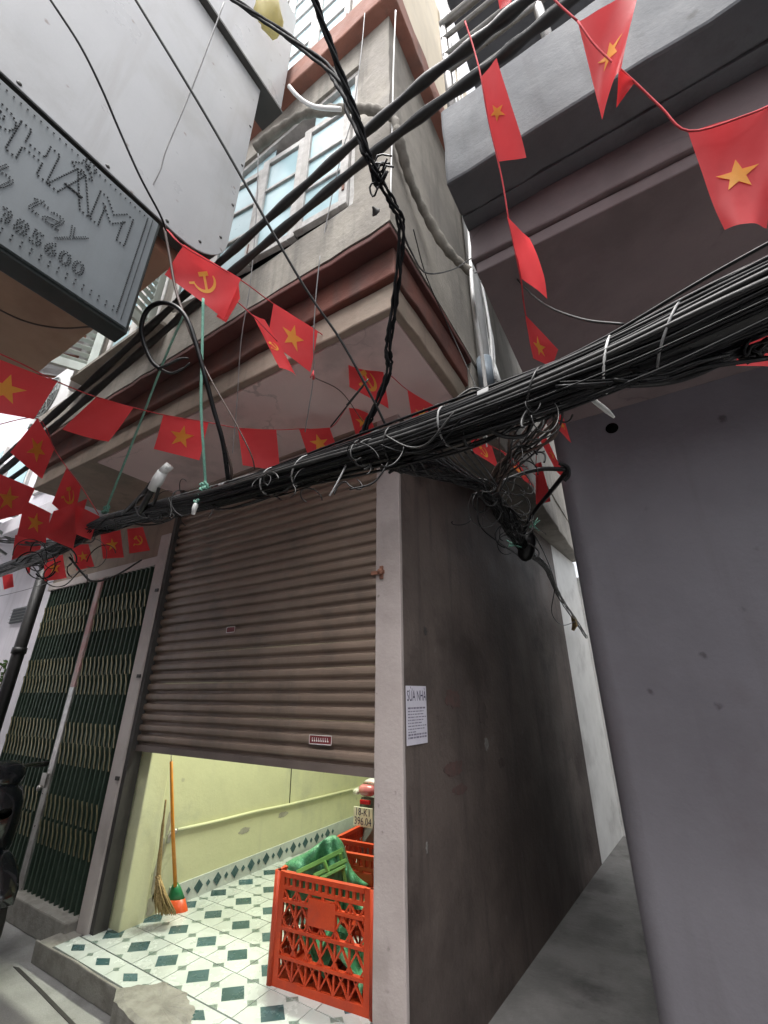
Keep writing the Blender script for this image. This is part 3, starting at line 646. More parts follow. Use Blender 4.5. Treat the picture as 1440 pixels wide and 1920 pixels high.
# air conditioner
def ac(x0, y0, z0, label):
    t = thing('air_conditioner', (x0+.4, y0+.15, z0), label, 'air conditioner', 'outdoor units on the house wall')
    MB().box(x0, x0+.80, y0, y0+.30, z0, z0+.55).build('casing', M['acbody'], t, bevel=.012)
    g = MB(); c = Vector((x0+.30, y0-.004, z0+.27))
    for r in (.06, .11, .16, .21, .235):
        g.lathe(c, (0, -1, 0), [(0, r-.005), (.006, r-.005), (.006, r+.004), (0, r+.004)], 24, ring=True)
    for i in range(12):
        a = i*math.pi/6; g.bar(c+Vector((.05*math.cos(a), -.008, .05*math.sin(a))), c+Vector((.235*math.cos(a), -.008, .235*math.sin(a))), .006, .004)
    g.build('fan_grille', M['greyplastic'], t)
    MB().lathe(c+Vector((0, .002, 0)), (0, -1, 0), [(0, .235), (.002, .235)], 24).build('fan_opening', M['rdark'], t)
    for z in (.16, .36):
        for k in range(3): MB().box(x0+.798, x0+.803, y0+.05+k*.07, y0+.10+k*.07, z0+z, z0+z+.035).build('side_vent', M['rdark'], t)
    for x in (x0+.12, x0+.62):
        b = MB(); b.box(x, x+.04, y0-.02, 2.01, z0-.04, z0); b.bar((x+.02, y0+.02, z0-.03), (x+.02, 2.0, z0-.4), .03, .03, (1, 0, 0))
        b.build('bracket', M['greyplastic'], t)
ac(-5.08, 1.22, 4.0, 'white outdoor air conditioner on brackets by the corrugated awning')
ac(-7.3, 1.25, 3.6, 'white outdoor air conditioner further along the pale house')
aw = thing('corrugated_awning', (-5.6, 1.6, 5.3), 'rusty framed corrugated awning above the outdoor air conditioner', 'awning')
cb_ = MB(); nx = 40
vv = []
for j in (0, 1):
    for i in range(nx+1):
        x = -6.4+i*2.1/nx; vv.append((x, 1.2 if j == 0 else 2.0, (5.35 if j == 0 else 5.75)+.018*math.sin(i*1.9)))
vv += [(p[0], p[1], p[2]+.006) for p in vv]; k = 2*(nx+1)
cb_.add(vv, [(i, i+1, nx+2+i, nx+1+i) for i in range(nx)]+[(k+i, k+nx+1+i, k+nx+2+i, k+i+1) for i in range(nx)], 0, True); cb_.build('roof_sheet', M['corr'], aw, fix=False)
trs = MB()
for x in (-6.3, -5.6, -4.9, -4.4):
    trs.bar((x, 1.22, 5.30), (x, 2.0, 5.70), .03, .03, (1, 0, 0)); trs.bar((x, 1.3, 5.32), (x, 2.0, 5.1), .03, .03, (1, 0, 0)); trs.bar((x, 1.6, 5.45), (x, 1.75, 5.2), .02, .02, (1, 0, 0))
trs.bar((-6.4, 1.22, 5.31), (-4.3, 1.22, 5.31), .03, .03); trs.build('truss', M['rust'], aw)
gp = MB(); gp.tube([(-3.83, 1.12, 3.9), (-3.83, 1.12, 9)], .04, 10); tag(gp.build('drainpipe', M['pvc'], None, (-3.83, 1.12, 3.9)), 'pale grey drainpipe climbing the left end of the jutting floor', 'pipe')

# ------------------------------------------------------------------ pvc pipe and hose on the corner house
pv = thing('pvc_conduit', (-.62, 2.30, 3.3), 'tall white PVC pipe with grey coupling on the corner house side', 'pipe')
MB().tube([(-.625, 2.33, 3.62), (-.625, 2.31, 9.5)], .042, 14).build('pipe', M['pvc'], pv)
cp = MB(); cp.lathe((-.625, 2.33, 3.05), (0, 0, 1), [(0, .045), (.35, .045), (.35, .052), (.58, .052), (.58, .043)], 16); cp.build('coupling', M['pvcgrey'], pv)
rng = random.Random(21)
for k in range(5):
    pts = [(-.59+rng.uniform(-.03, .03)+.012*math.sin(i*.9+k), 2.36+.015*k+rng.uniform(-.02, .02), 9.3-i*.45) for i in range(14)]
    o = MB().tube(crom(pts, 4), .008+.004*(k % 2), 6).build('taped_cable', M['white' if k % 2 else 'pvc'], pv)
pts = [at(884, 520, 2.42), at(893, 600, 2.42), at(903, 660, 2.42), at(912, 735, 2.40)]
MB().tube(crom([(-.60, 2.31, 5.4)]+pts, 8), .011, 7).build('white_cable', M['white'], pv)
hz = MB(); hp = [at(478, 278, 2.55), at(520, 245, 2.5), at(570, 215, 2.45), at(620, 207, 2.42), at(665, 203, 2.38), at(705, 208, 2.34), at(738, 222, 2.30), at(748, 262, 2.28), at(768, 335, 2.36), at(800, 405, 2.42), at(842, 472, 2.46), at(884, 512, 2.5)]
cr = crom(hp, 8); hz.tube(cr, [.025+.003*math.sin(i*.35)+.0035*math.sin(i*1.9) for i in range(len(cr))], 9)
tag(hz.build('insulated_hose', M['hose'], None, hp[0]), 'grey taped hose draped over the blue windows and down the side wall', 'hose')

# ------------------------------------------------------------------ main cable bundle
bun = thing('cable_bundle', (-1, 1, 2.2), 'thick black bundle of overhead cables crossing in front of the shutter', 'cables')
spine = [(-6.8, 1.05, 2.22), (-5.0, 1.02, 2.22), (-3.9, 1.0, 2.235), (-3.35, 1.0, 2.245), (-2.80, 1.0, 2.26), (-2.36, 1.0, 2.315), (-1.90, 1.0, 2.29), (-1.45, 1.0, 2.250), (-.88, 1.0, 2.232), (-.466, 1.0, 2.224), (-.014, 1.0, 2.246), (.32, 1.0, 2.288), (.8, 1.0, 2.36), (1.6, 1.0, 2.42)]
srad = [.036, .034, .034, .031, .033, .035, .036, .040, .047, .053, .060, .074, .080, .080]
sp = crom(spine, 7); sr = [v.x for v in crom([Vector((r, 0, 0)) for r in srad], 7)]
rng = random.Random(11)
MB().tube(sp, [r*.93 for r in sr], 14).build('cable_core', M['black'], bun)
NS = 74
for k in range(NS):
    ph = 2*math.pi*k/NS+rng.uniform(-.15, .15); tw = rng.uniform(-.5, .5); w1, w2 = rng.uniform(.02, .09), rng.uniform(0, 6)
    rho = rng.uniform(.86, 1.02); loose = rng.random() < .13
    pts = []
    for i, (p, r) in enumerate(zip(sp, sr)):
        a = ph+tw*math.sin(i*.045+w2)+.18*math.sin(i*w1*2.2+w2); rr = r*(rho+.05*math.sin(i*.31+w2)+(.42*max(0, math.sin(i*.11+w2*3))**2 if loose else 0))
        pts.append(p+Vector((0, math.cos(a)*rr*1.02, math.sin(a)*rr)))
    mt = 'black' if rng.random() < .84 else ('black2' if rng.random() < .7 else 'grey')
    MB().tube(pts, rng.choice([.0022, .003, .0035, .0045, .0055, .0075]), 6).build('cable', M[mt], bun, fix=False)
# ties round the bundle
def ring(i, mat, tilt, r=.0032, extra=1.07, tail=0):
    p, q = sp[i], sr[i]*extra; pts = []
    for k in range(19): a = 2*math.pi*k/18; pts.append(p+Vector((tilt*math.sin(a)*q, math.cos(a)*q, math.sin(a)*q)))
    b = MB(); b.tube(pts, r, 6)
    if tail: b.tube(crom([p+Vector((0, -q, 0)), p+Vector((.01, -q-.02, -.03)), p+Vector((.03*tail, -q-.03, -.09*abs(tail)))], 5), [r*1.0]*6+[r]*4+[r*.5], 6)
    b.build('cable_tie', M[mat], bun)
for i, mt, tl, tail in [(30, 'black2', .5, 0), (38, 'black2', .3, 0), (45, 'black2', .6, 0), (53, 'grey', .5, 0), (55, 'grey', .7, 0), (61, 'black2', .25, 0), (64, 'grey', .1, 0), (68, 'black2', .5, 0), (71, 'white', .35, 0), (74, 'grey', .6, 0), (24, 'black2', .4, .5)]: ring(i, mt, tl, tail=tail)
wt = MB(); wt.tube(crom([at(1098, 735, 1.15), at(1115, 752, 1.14), at(1135, 768, 1.13), at(1152, 783, 1.12)], 5), [.007]*12+[.006, .005, .004, .003], 6); wt.build('cable_tie', M['white'], bun)
wt = MB(); wt.tube(crom([at(907, 745, 1.3), at(906, 780, 1.28), at(908, 810, 1.28), at(913, 838, 1.28)], 5), [.004]*8+[.007]*6+[.002]*2, 6); wt.build('cable_tie', M['white'], bun)
rng = random.Random(90)
def snarl(cx_, cy_, d0, sx, sy, k, rlo, rhi, par):
    for _ in range(k):
        x, y, d = cx_+rng.gauss(0, sx), cy_+rng.gauss(0, sy), d0+rng.uniform(-.10, .10); a0 = rng.uniform(0, 6.28); rr = rng.uniform(rlo, rhi); asp = rng.uniform(.35, 1.0); sw_ = rng.uniform(1.8, 4.4); tl_ = rng.uniform(0, 3.1); n_ = 11; dr = rng.uniform(-.5, 1.0)
        pts = []
        for j in range(n_):
            a = a0+sw_*j/(n_-1); u, v = rr*math.cos(a), rr*asp*math.sin(a); pts.append((x+u*math.cos(tl_)-v*math.sin(tl_)+.0, y+u*math.sin(tl_)+v*math.cos(tl_)+j*dr, d+.05*math.sin(a*.7)))
        MB().tube(crom([at(*q) for q in pts], 3), rng.choice([.0018, .0025, .003, .004]), 5).build('slack_loop', M[rng.choice(['black', 'black', 'black', 'black2', 'black2'])], par, fix=False)
snarl(690, 848, 1.34, 22, 10, 12, 16, 34, bun); snarl(890, 790, 1.27, 60, 14, 9, 22, 44, bun); snarl(1020, 770, 1.15, 22, 10, 8, 18, 34, bun)
snarl(540, 905, 1.50, 60, 10, 9, 12, 30, bun); snarl(330, 950, 1.9, 60, 10, 10, 12, 30, bun); snarl(110, 1050, 2.35, 40, 14, 14, 14, 34, bun)
for (i, a_) in ((33, 1.9), (50, 2.3), (60, 2.6), (66, 2.2)):
    p, q = sp[i], sr[i]; c = p+Vector((0, -math.sin(a_)*q*1.04, math.cos(a_)*q*1.04*-1)); b = MB(); b.obox(c, (.016, 0, .002), (0, .002, .010), (0, -.0012, .0003)); b.build('paper_label', M['grey'], bun)
# small loops of slack on the bundle
rng = random.Random(4)
for k in range(26):
    i = rng.randint(22, 66); p, q = sp[i], sr[i]; a0 = rng.uniform(-2.2, .6); n_ = rng.randint(10, 14); L0 = rng.uniform(.06, .22); g0 = rng.uniform(.1, .4); g1 = rng.uniform(.2, .6); pts = []
    for j in range(n_):
        t = j/(n_-1); a = a0-.9*math.sin(math.pi*t); rr = q*(1.0+g0*math.sin(math.pi*t)); pts.append(p+Vector((L0*(t-.5)*2, math.cos(a)*rr*-1, math.sin(a)*rr-g1*q*math.sin(math.pi*t))))
    MB().tube(crom(pts, 3), rng.choice([.0025, .0035, .004]), 5).build('slack_loop', M[rng.choice(['black', 'black', 'black2'])], bun, fix=False)
for k, (pts, mt, r) in enumerate([
    ([at(740, 840, 1.36), at(725, 872, 1.3), at(700, 905, 1.28), at(655, 918, 1.28)], 'black', .003),
    ([at(655, 858, 1.42), at(640, 890, 1.38), at(625, 918, 1.36), at(618, 930, 1.36)], 'grey', .003),
    ([at(230, 965, 2.1), at(270, 925, 1.95), at(285, 905, 1.92)], 'black2', .012),
    ([at(130, 1045, 2.4), at(155, 1075, 2.35), at(175, 1090, 2.35), at(215, 1080, 2.5), at(265, 1050, 2.8)], 'black2', .006),
    ([at(60, 1060, 2.5), at(90, 1095, 2.4), at(120, 1098, 2.4), at(150, 1070, 2.35)], 'black2', .003),
    ([at(380, 935, 1.78), at(420, 955, 1.72), at(500, 935, 1.6), at(560, 905, 1.5)], 'black2', .003),
    ([at(890, 745, 1.22), at(868, 790, 1.2), at(875, 835, 1.22), at(905, 828, 1.26)], 'black', .005),
    ([at(915, 740, 1.22), at(905, 780, 1.18), at(935, 815, 1.18), at(985, 815, 1.2), at(1000, 770, 1.2)], 'black', .006),
    ([at(780, 815, 1.3), at(850, 752, 1.28), at(890, 728, 1.28), at(925, 745, 1.26)], 'black2', .004),
    ([at(1180, 690, 1.0), at(1240, 705, .98), at(1310, 680, .95), at(1400, 658, .95), at(1460, 650, .95)], 'black', .006),
    ([at(1150, 712, 1.0), at(1230, 718, .98), at(1320, 690, .95), at(1440, 672, .93)], 'black', .005),
    ([at(620, 800, 1.5), at(690, 712, 1.4), at(650, 760, 1.42)], 'black2', .003)]):
    MB().tube(crom(pts, 8), r, 6).build('loose_cable', M[mt], bun, fix=False)
sj = MB(); sj.tube([at(826, 787, 1.3), at(842, 770, 1.3), at(868, 752, 1.3)], [.008, .012, .007], 8); sj.build('joint_sleeve', M['white'], bun)
rng = random.Random(93)
for k in range(12):
    y0 = rng.uniform(0, 26); MB().tube(crom([at(1080+rng.uniform(-40, 40), 722+rng.uniform(-8, 8), 1.05), at(1180, 706+y0*.7, 1.0), at(1270, 690+y0, .97), at(1350, 664+y0*.8, .95), at(1400, 655+rng.uniform(-6, 8), .945), at(1470, 640+rng.uniform(-20, 26), .94)], 6), rng.choice([.0025, .0035, .005]), 6).build('loose_cable', M[rng.choice(['black', 'black', 'black2'])], bun, fix=False)
kn = MB(); rng = random.Random(2)
for k in range(9):
    c = at(1415, 658, .94); pts = [c+Vector((rng.uniform(-.03, .03), rng.uniform(-.02, .02), rng.uniform(-.02, .02))) for _ in range(6)]; kn.tube(crom(pts, 4), .004, 5)
kn.build('wire_knot', M['black'], bun, fix=False)

# branch running into the alley
br = thing('cable_branch', (-.6, 2, 2.6), 'tangled black cable branch running from the bundle into the alley', 'cables')
snarl(925, 925, 2.05, 28, 18, 18, 16, 40, br); snarl(965, 985, 2.4, 18, 26, 20, 12, 30, br); snarl(985, 855, 1.6, 16, 22, 10, 16, 34, br)
bp0 = [at(715, 850, 1.36), at(790, 868, 1.55), at(860, 895, 1.85), at(915, 922, 2.15), at(950, 972, 2.45), at(985, 1030, 2.85), at(1022, 1062, 3.3), at(1050, 1120, 4.0), at(1080, 1165, 4.7), at(1100, 1195, 5.3)]
rng = random.Random(8); bsp = crom(bp0, 7)
for k in range(34):
    e0 = [(715, 850), (690, 845), (760, 840), (800, 850)][k % 4]; start = at(e0[0]+rng.uniform(-30, 30), e0[1]+rng.uniform(-18, 14), 1.36)
    ph = rng.uniform(0, 6.3); pts = []
    for i, p in enumerate(bsp):
        t = i/(len(bsp)-1); spread = .055*max(0, 1-t*3)+.016+.03*math.exp(-((t-.45)/.12)**2)
        a = ph+i*.22*(1 if k % 2 else -1); pts.append(p+Vector((math.cos(a), .4*math.sin(a+1), math.sin(a)))*spread*rng.uniform(.75, 1.1))
    n_ = int(len(pts)*rng.choice([.62, .8, 1, 1])); pts = [start]+pts[2:n_]
    MB().tube(pts, rng.choice([.003, .004, .005]), 5).build('cable', M[rng.choice(['black', 'black', 'black2'])], br, fix=False)
rng = random.Random(31)
for k in range(16):   # cables dropping to the branch node from the right part of the bundle
    x = rng.uniform(985, 1070); p0 = at(x, rng.uniform(745, 775), 1.2); p3 = at(rng.uniform(905, 935), rng.uniform(905, 935), 2.12)
    m1 = at(x-30+rng.uniform(-25, 25), 815+rng.uniform(-15, 15), 1.45); m2 = at(945+rng.uniform(-15, 15), 880+rng.uniform(-12, 12), 1.85)
    MB().tube(crom([p0, m1, m2, p3], 7), rng.choice([.003, .004, .0055]), 5).build('cable', M[rng.choice(['black', 'black2', 'brown'])], br, fix=False)
for k in range(7):
    x = 800+k*14; p0 = at(x, 845, 1.33); p3 = at(905+k*5, 915, 2.1); MB().tube(crom([p0, at(x+30, 872+k*2, 1.6), p3], 7), .0035, 5).build('cable', M['black'], br, fix=False)
for pts, r in [([at(885, 930, 2.1), at(960, 895, 2.1), at(1010, 880, 2.05), at(1062, 880, 2.0)], .011), ([at(1064, 882, 2.0), at(1030, 925, 2.25), at(995, 970, 2.5), at(975, 1020, 2.75)], .012),
               ([at(895, 930, 2.1), at(900, 985, 2.2), at(940, 1020, 2.4), at(970, 1040, 2.7)], .004), ([at(950, 945, 2.3), at(1000, 1000, 2.6), at(1030, 1060, 3.2), at(1045, 1110, 3.8)], .004),
               ([at(1040, 1105, 3.7), at(1035, 1150, 3.9), at(1055, 1172, 4.2), at(1080, 1165, 4.6)], .004)]:
    MB().tube(crom(pts, 8), r, 7).build('cable', M['black'], br, fix=False)
tp = MB(); tp.tube(crom([at(1048, 868, 2.0), at(1064, 876, 1.99), at(1066, 892, 1.99), at(1058, 902, 2.0)], 5), .009, 6); tp.build('cable_end', M['black'], br)
sb = MB(); c0 = at(985, 1025, 2.82)
sb.tube([at(992, 998, 2.8), at(990, 1012, 2.8), at(987, 1030, 2.8), at(984, 1046, 2.8), at(982, 1052, 2.8)], [.035, .052, .056, .045, .015], 10); sb.build('splice_box', M['black'], br)
for (x, y) in ((1000, 985), (966, 1022)):
    rp = MB(); rng = random.Random(x)
    for k in range(9):
        c = at(x, y, 2.72); rp.tube([c, c+Vector((rng.uniform(-.05, .05), rng.uniform(-.03, .03), rng.uniform(-.05, .05)))], [.006, .003], 5)
    rp.build('rope_scrap', M['rope'], br, fix=False)
cl = MB(); cl.tube([at(1074, 1155, 4.6), at(1078, 1172, 4.6), at(1074, 1182, 4.6)], [.02, .03, .015], 6); cl.build('wall_clip', M['straw'], br)

# ------------------------------------------------------------------ single wires and ropes
def wire(pts, r, mat, label, cat='wire', group=None, name='wire', n=6, per=8):
    p = [at(*q) for q in pts]; b = MB(); b.tube(crom(p, per), r, n); return tag(b.build(name, M[mat], None, p[0], fix=False), label, cat, group)
def strands(pts, k, spread, r, mat, label, turns=2.0, name='twisted_cables'):
    c = crom([at(*q) for q in pts], 8); t = thing(name, c[0], label, 'cables'); rng = random.Random(len(pts)*7+k)
    for j in range(k):
        ph = 2*math.pi*j/k; rr = [spread*(rng.uniform(.6, 1.2)) for _ in range(len(c))]
        b = MB(); b.tube([p+Vector((math.cos(ph+i*turns*6.28/len(c)), .6*math.sin(ph+i*turns*6.28/len(c)+.7), math.sin(ph+i*turns*6.28/len(c))))*rr[i] for i, p in enumerate(c)], r, 6)
        b.build('strand', M['matte' if mat == 'black' else mat], t, fix=False)
    return t
wire([(70, -40, 1.55), (95, 0, 1.55), (150, 85, 1.6), (190, 165, 1.65), (222, 240, 1.7), (262, 330, 1.75), (300, 402, 1.82), (311, 432, 1.88)], .0045, 'black', 'thin black wire sagging across the white sheet sign to its lower corner')
wire([(225, -50, 1.22), (255, 0, 1.22), (400, 240, 1.28), (560, 520, 1.34), (640, 640, 1.37), (700, 750, 1.39), (722, 795, 1.40)], .0042, 'black2', 'straight dark stay wire slanting from the white sheet sign down to the bundle')
wire([(420, 5, 2.05), (385, 100, 2.0), (350, 190, 1.97), (312, 280, 1.93), (300, 320, 1.92), (275, 368, 1.9)], .003, 'grey', 'thin crooked grey wire hanging over the white sheet sign')
strands([(575, -40, 1.15), (600, 30, 1.17), (640, 140, 1.2), (668, 215, 1.22), (690, 290, 1.24)], 3, .006, .0048, 'black', 'black cables coming down in front of the upper casement windows')
strands([(400, -30, 1.62), (440, 0, 1.6), (520, 55, 1.5), (600, 115, 1.4), (640, 165, 1.32), (665, 230, 1.27), (690, 292, 1.24)], 3, .010, .0055, 'black', 'black cables arching over from the yellow plastic bag to the window corner')
strands([(688, 288, 1.24), (705, 325, 1.25), (735, 380, 1.27), (752, 420, 1.29), (748, 500, 1.32), (738, 580, 1.35), (728, 650, 1.37), (728, 700, 1.38), (700, 770, 1.40), (680, 812, 1.41)], 4, .009, .0042, 'black', 'black twisted drop cables falling past the soffit corner onto the bundle', 2.5)
knot = MB(); rng = random.Random(77)
for k in range(7):
    c = at(712+rng.uniform(-8, 10), 325+rng.uniform(-30, 30), 1.25); rr = rng.uniform(.02, .045); pts = [c+Vector((rr*math.cos(a)*.8, rr*.3*math.sin(a*2), rr*math.sin(a))) for a in [i*.55 for i in range(11)]]; knot.tube(pts, .003, 5)
tag(knot.build('wire_coil', M['black'], None, at(712, 325, 1.25), fix=False), 'small coil of slack wire knotted on the drop cables by the windows', 'wire')
# pair of thick twisted service cables
c1, c2 = [], []
base_pts = [(-60, 930, 3.3), (20, 860, 3.05), (100, 790, 2.8), (200, 702, 2.6), (300, 612, 2.42), (400, 522, 2.25), (500, 434, 2.1), (600, 347, 1.95), (700, 262, 1.8), (800, 180, 1.65), (900, 105, 1.5), (980, 40, 1.42), (1080, -40, 1.35)]
off = [6, 8, 9, 10, 12, 14, 16, 18, 20, 24, 26, 26, 26]
for s_, lbl in ((-1, 'upper one of two thick black service cables crossing the blue windows'), (1, 'lower one of two thick black service cables crossing the blue windows')):
    p = crom([at(x+s_*o*.55, y+s_*o*.85, d) for (x, y, d), o in zip(base_pts, off)], 8); b = MB()
    b.tube(p, [.0195+.003*math.sin(i*.9+s_) for i in range(len(p))], 10); tag(b.build('service_cable', M['black2'], None, p[0], fix=False), lbl, 'cable', 'thick service cables')
# big loop of spare cable on the bundle
lp = MB(); lp.tube(crom([at(428, 900, 1.74), at(418, 830, 1.72), at(400, 765, 1.72), at(383, 700, 1.72), at(368, 645, 1.74), at(352, 600, 1.76), at(330, 575, 1.78), at(300, 568, 1.8), at(276, 582, 1.82), at(265, 612, 1.82), at(270, 645, 1.82), at(285, 678, 1.8), at(300, 692, 1.79)], 8), .0095, 8)
tag(lp.build('cable_loop', M['black'], None, at(428, 900, 1.74)), 'thick black cable bent into a loop above the bundle', 'cable')
le = MB(); 
for k, q in enumerate([[(300, 692), (322, 700), (345, 690), (356, 680)], [(300, 690), (318, 682), (340, 672), (354, 672)]]): le.tube(crom([at(x, y, 1.79-k*.01) for x, y in q], 6), [.006]*12+[.004]*6+[.002], 6)
tag(le.build('split_cable_end', M['black2'], None, at(300, 692, 1.79)), 'frayed split end of the looped black cable', 'cable')
wire([(308, 428, 1.90), (318, 480, 1.88), (330, 545, 1.84), (352, 610, 1.79), (372, 665, 1.75), (400, 770, 1.74), (432, 870, 1.745), (432, 905, 1.76)], .006, 'brown', 'brown cable hanging from the sign corner down to the bundle')
wire([(370, 660, 1.75), (400, 720, 1.7), (440, 790, 1.66), (470, 850, 1.64), (478, 880, 1.66)], .003, 'brown', 'thin brown wire splitting away from the brown hanging cable')
wire([(381, 560, 1.9), (379, 660, 1.86), (377, 760, 1.83), (382, 850, 1.82), (386, 915, 1.82)], .0065, 'rope', 'mint green rope hanging straight down to a knot on the bundle', 'rope', name='rope')
wire([(345, 590, 2.15), (310, 670, 2.18), (260, 800, 2.24), (200, 952, 2.30)], .0055, 'rope', 'mint green rope slanting down to the left end of the bundle', 'rope', name='rope')
rng = random.Random(13)
for spots, lbl in (((((383, 912, 1.80), (372, 935, 1.78))), 'mint green rope knot with a tail on the bundle under the straight rope'), (((199, 955, 2.26),), 'mint green rope knot where the slanting rope meets the bundle')):
    rk = MB()
    for (x, y, d) in spots:
        for k in range(5):
            c = at(x, y, d); rr = rng.uniform(.012, .022); rk.tube([c+Vector((rr*math.cos(a+k), rr*.5*math.sin(a*2), rr*math.sin(a))) for a in [i*.6 for i in range(11)]], .0045, 6)
    if len(spots) > 1: rk.tube(crom([at(383, 912, 1.8), at(376, 930, 1.78), at(366, 950, 1.77)], 4), .006, 6)
    tag(rk.build('rope_knot', M['rope'], None, at(*spots[0]), fix=False), lbl, 'rope')
lamp2 = thing('cable_connector', at(300, 900, 1.92), 'white plastic cable connector sticking up from the bundle', 'connector')
cn = MB(); cn.tube([at(286, 918, 1.92), at(296, 900, 1.91), at(305, 885, 1.905)], [.022, .026, .022], 10); cn.tube([at(305, 885, 1.905), at(312, 878, 1.9), at(318, 872, 1.9)], [.019, .019, .017], 10); cn.build('body', M['white'], lamp2)
cn = MB(); cn.tube([at(313, 879, 1.9), at(319, 873, 1.9)], .018, 10); cn.build('collar', M['white'], lamp2)
cn = MB(); cn.tube(crom([at(286, 918, 1.92), at(276, 935, 1.95), at(262, 962, 2.0)], 5), .014, 8); cn.tube(crom([at(298, 915, 1.9), at(292, 935, 1.92), at(288, 945, 1.95)], 5), .007, 6); cn.build('lead', M['black2'], lamp2)
kt = MB(); kt.tube([at(371, 940, 1.78), at(365, 952, 1.77), at(362, 965, 1.77)], [.010, .011, .007], 8); tag(kt.build('plug', M['white'], None, at(371, 940, 1.78)), 'clear white plug dangling below the mint rope knot', 'plug')
wire([(542, 162, 2.4), (560, 182, 2.38), (590, 200, 2.36), (640, 205, 2.34)], .012, 'white', 'short white cable leaving the taped hose towards the red ledge', 'cable')
wire([(684, 25, 2.55), (676, 110, 2.45), (660, 220, 2.4), (640, 290, 2.38), (610, 430, 2.36), (592, 560, 2.34), (588, 700, 2.36), (580, 760, 2.4), (572, 810, 2.5)], .003, 'grey', 'thin grey wire dropping over the nearest window pane and the red band')
wire([(484, 288, 2.5), (483, 340, 2.48), (478, 440, 2.45), (468, 540, 2.42), (452, 640, 2.42), (444, 760, 2.45), (436, 850, 2.5)], .003, 'grey', 'thin grey wire hanging from the hose end past the window frames')
wire([(742, 20, 2.55), (738, 120, 2.44), (735, 260, 2.27), (732, 380, 2.14), (731, 412, 2.11)], .0045, 'white', 'white wire running down the upper corner edge of the house')
wire([(752, 425, 1.3), (770, 470, 1.5), (800, 512, 1.8), (850, 505, 2.2), (885, 484, 2.4), (912, 476, 2.3), (945, 490, 2.0), (975, 530, 1.7), (1020, 570, 1.4), (1090, 598, 1.2), (1170, 608, 1.08)], .0035, 'black2', 'dark wire looping from the drop cables round the white pipe to the bundle')
wire([(890, 512, 2.5), (915, 508, 2.4), (935, 525, 2.3), (942, 550, 2.3)], .003, 'black2', 'short curled wire end beside the white pipe')
wire([(680, 790, 2.6), (640, 735, 2.5), (590, 708, 2.3)], .003, 'brown', 'thin brown line from the red tassel to the broken plaster patch')
wire([(775, 430, 2.12), (800, 520, 2.3), (840, 610, 2.5), (890, 720, 2.3), (905, 760, 1.9)], .003, 'black2', 'thin black wire pinned under the side soffit of the jutting floor')
wire([(600, 480, 2.02), (592, 560, 2.0), (588, 640, 2.02), (590, 712, 2.1)], .0025, 'grey', 'fine thread holding the small red tassel')
wire([(-20, 1122, 5), (40, 1108, 4.6), (100, 1090, 4.2), (160, 1070, 3.4)], .003, 'black2', 'thin wire crossing the pale lilac house wall')
# cables leaving the left end of the bundle
strands([(-40, 1010, 3.0), (30, 1015, 2.8), (80, 1018, 2.65), (130, 1010, 2.5)], 4, .02, .005, 'black2', 'loose cables joining the left end of the bundle behind the flags', 1.0)
# overhead cable at the far left top
wire([(-30, 930, 3.2), (10, 905, 3.1), (60, 870, 3.0)], .018, 'black2', 'thick dark cable stub at the far left behind the star flags', 'cable')

# ------------------------------------------------------------------ flags
def star():
    pts = []
    for i in range(10): a = math.pi/2+i*math.pi/5; r = .30 if i % 2 == 0 else .118; pts.append((r*math.cos(a), r*math.sin(a)))
    tris = []
    for i in range(10): tris.append(((0, 0), pts[i], pts[(i+1) % 10]))
    return tris
def strip2(pts, ws):
    tris = []; q = []
    for i, (p, w_) in enumerate(zip(pts, ws)):
        a = Vector(pts[min(i+1, len(pts)-1)])-Vector(pts[max(i-1, 0)]); nn = Vector((-a.y, a.x)).normalized()*w_/2; q.append((tuple(Vector(p)+nn), tuple(Vector(p)-nn)))
    for (a, b), (c, d) in zip(q, q[1:]): tris += [(a, b, c), (b, d, c)]
    return tris
def hammer_sickle():
    t = []
    arc = [(.24*math.cos(a)+.0, .24*math.sin(a)-.0) for a in [R(d) for d in range(62, -132, -12)]]
    t += strip2(arc, [.008+.07*math.sin(math.pi*min(1, (i+1)/(len(arc))*.95)) for i in range(len(arc))])
    t += strip2([(-.15, -.17), (-.24, -.26)], [.06, .05])
    t += strip2([(.17, -.20), (-.06, .12)], [.055, .055])
    t += strip2([(-.17, .06), (-.01, .20)], [.10, .10])
    return t
EMB = {'star': star(), 'sickle': hammer_sickle()}
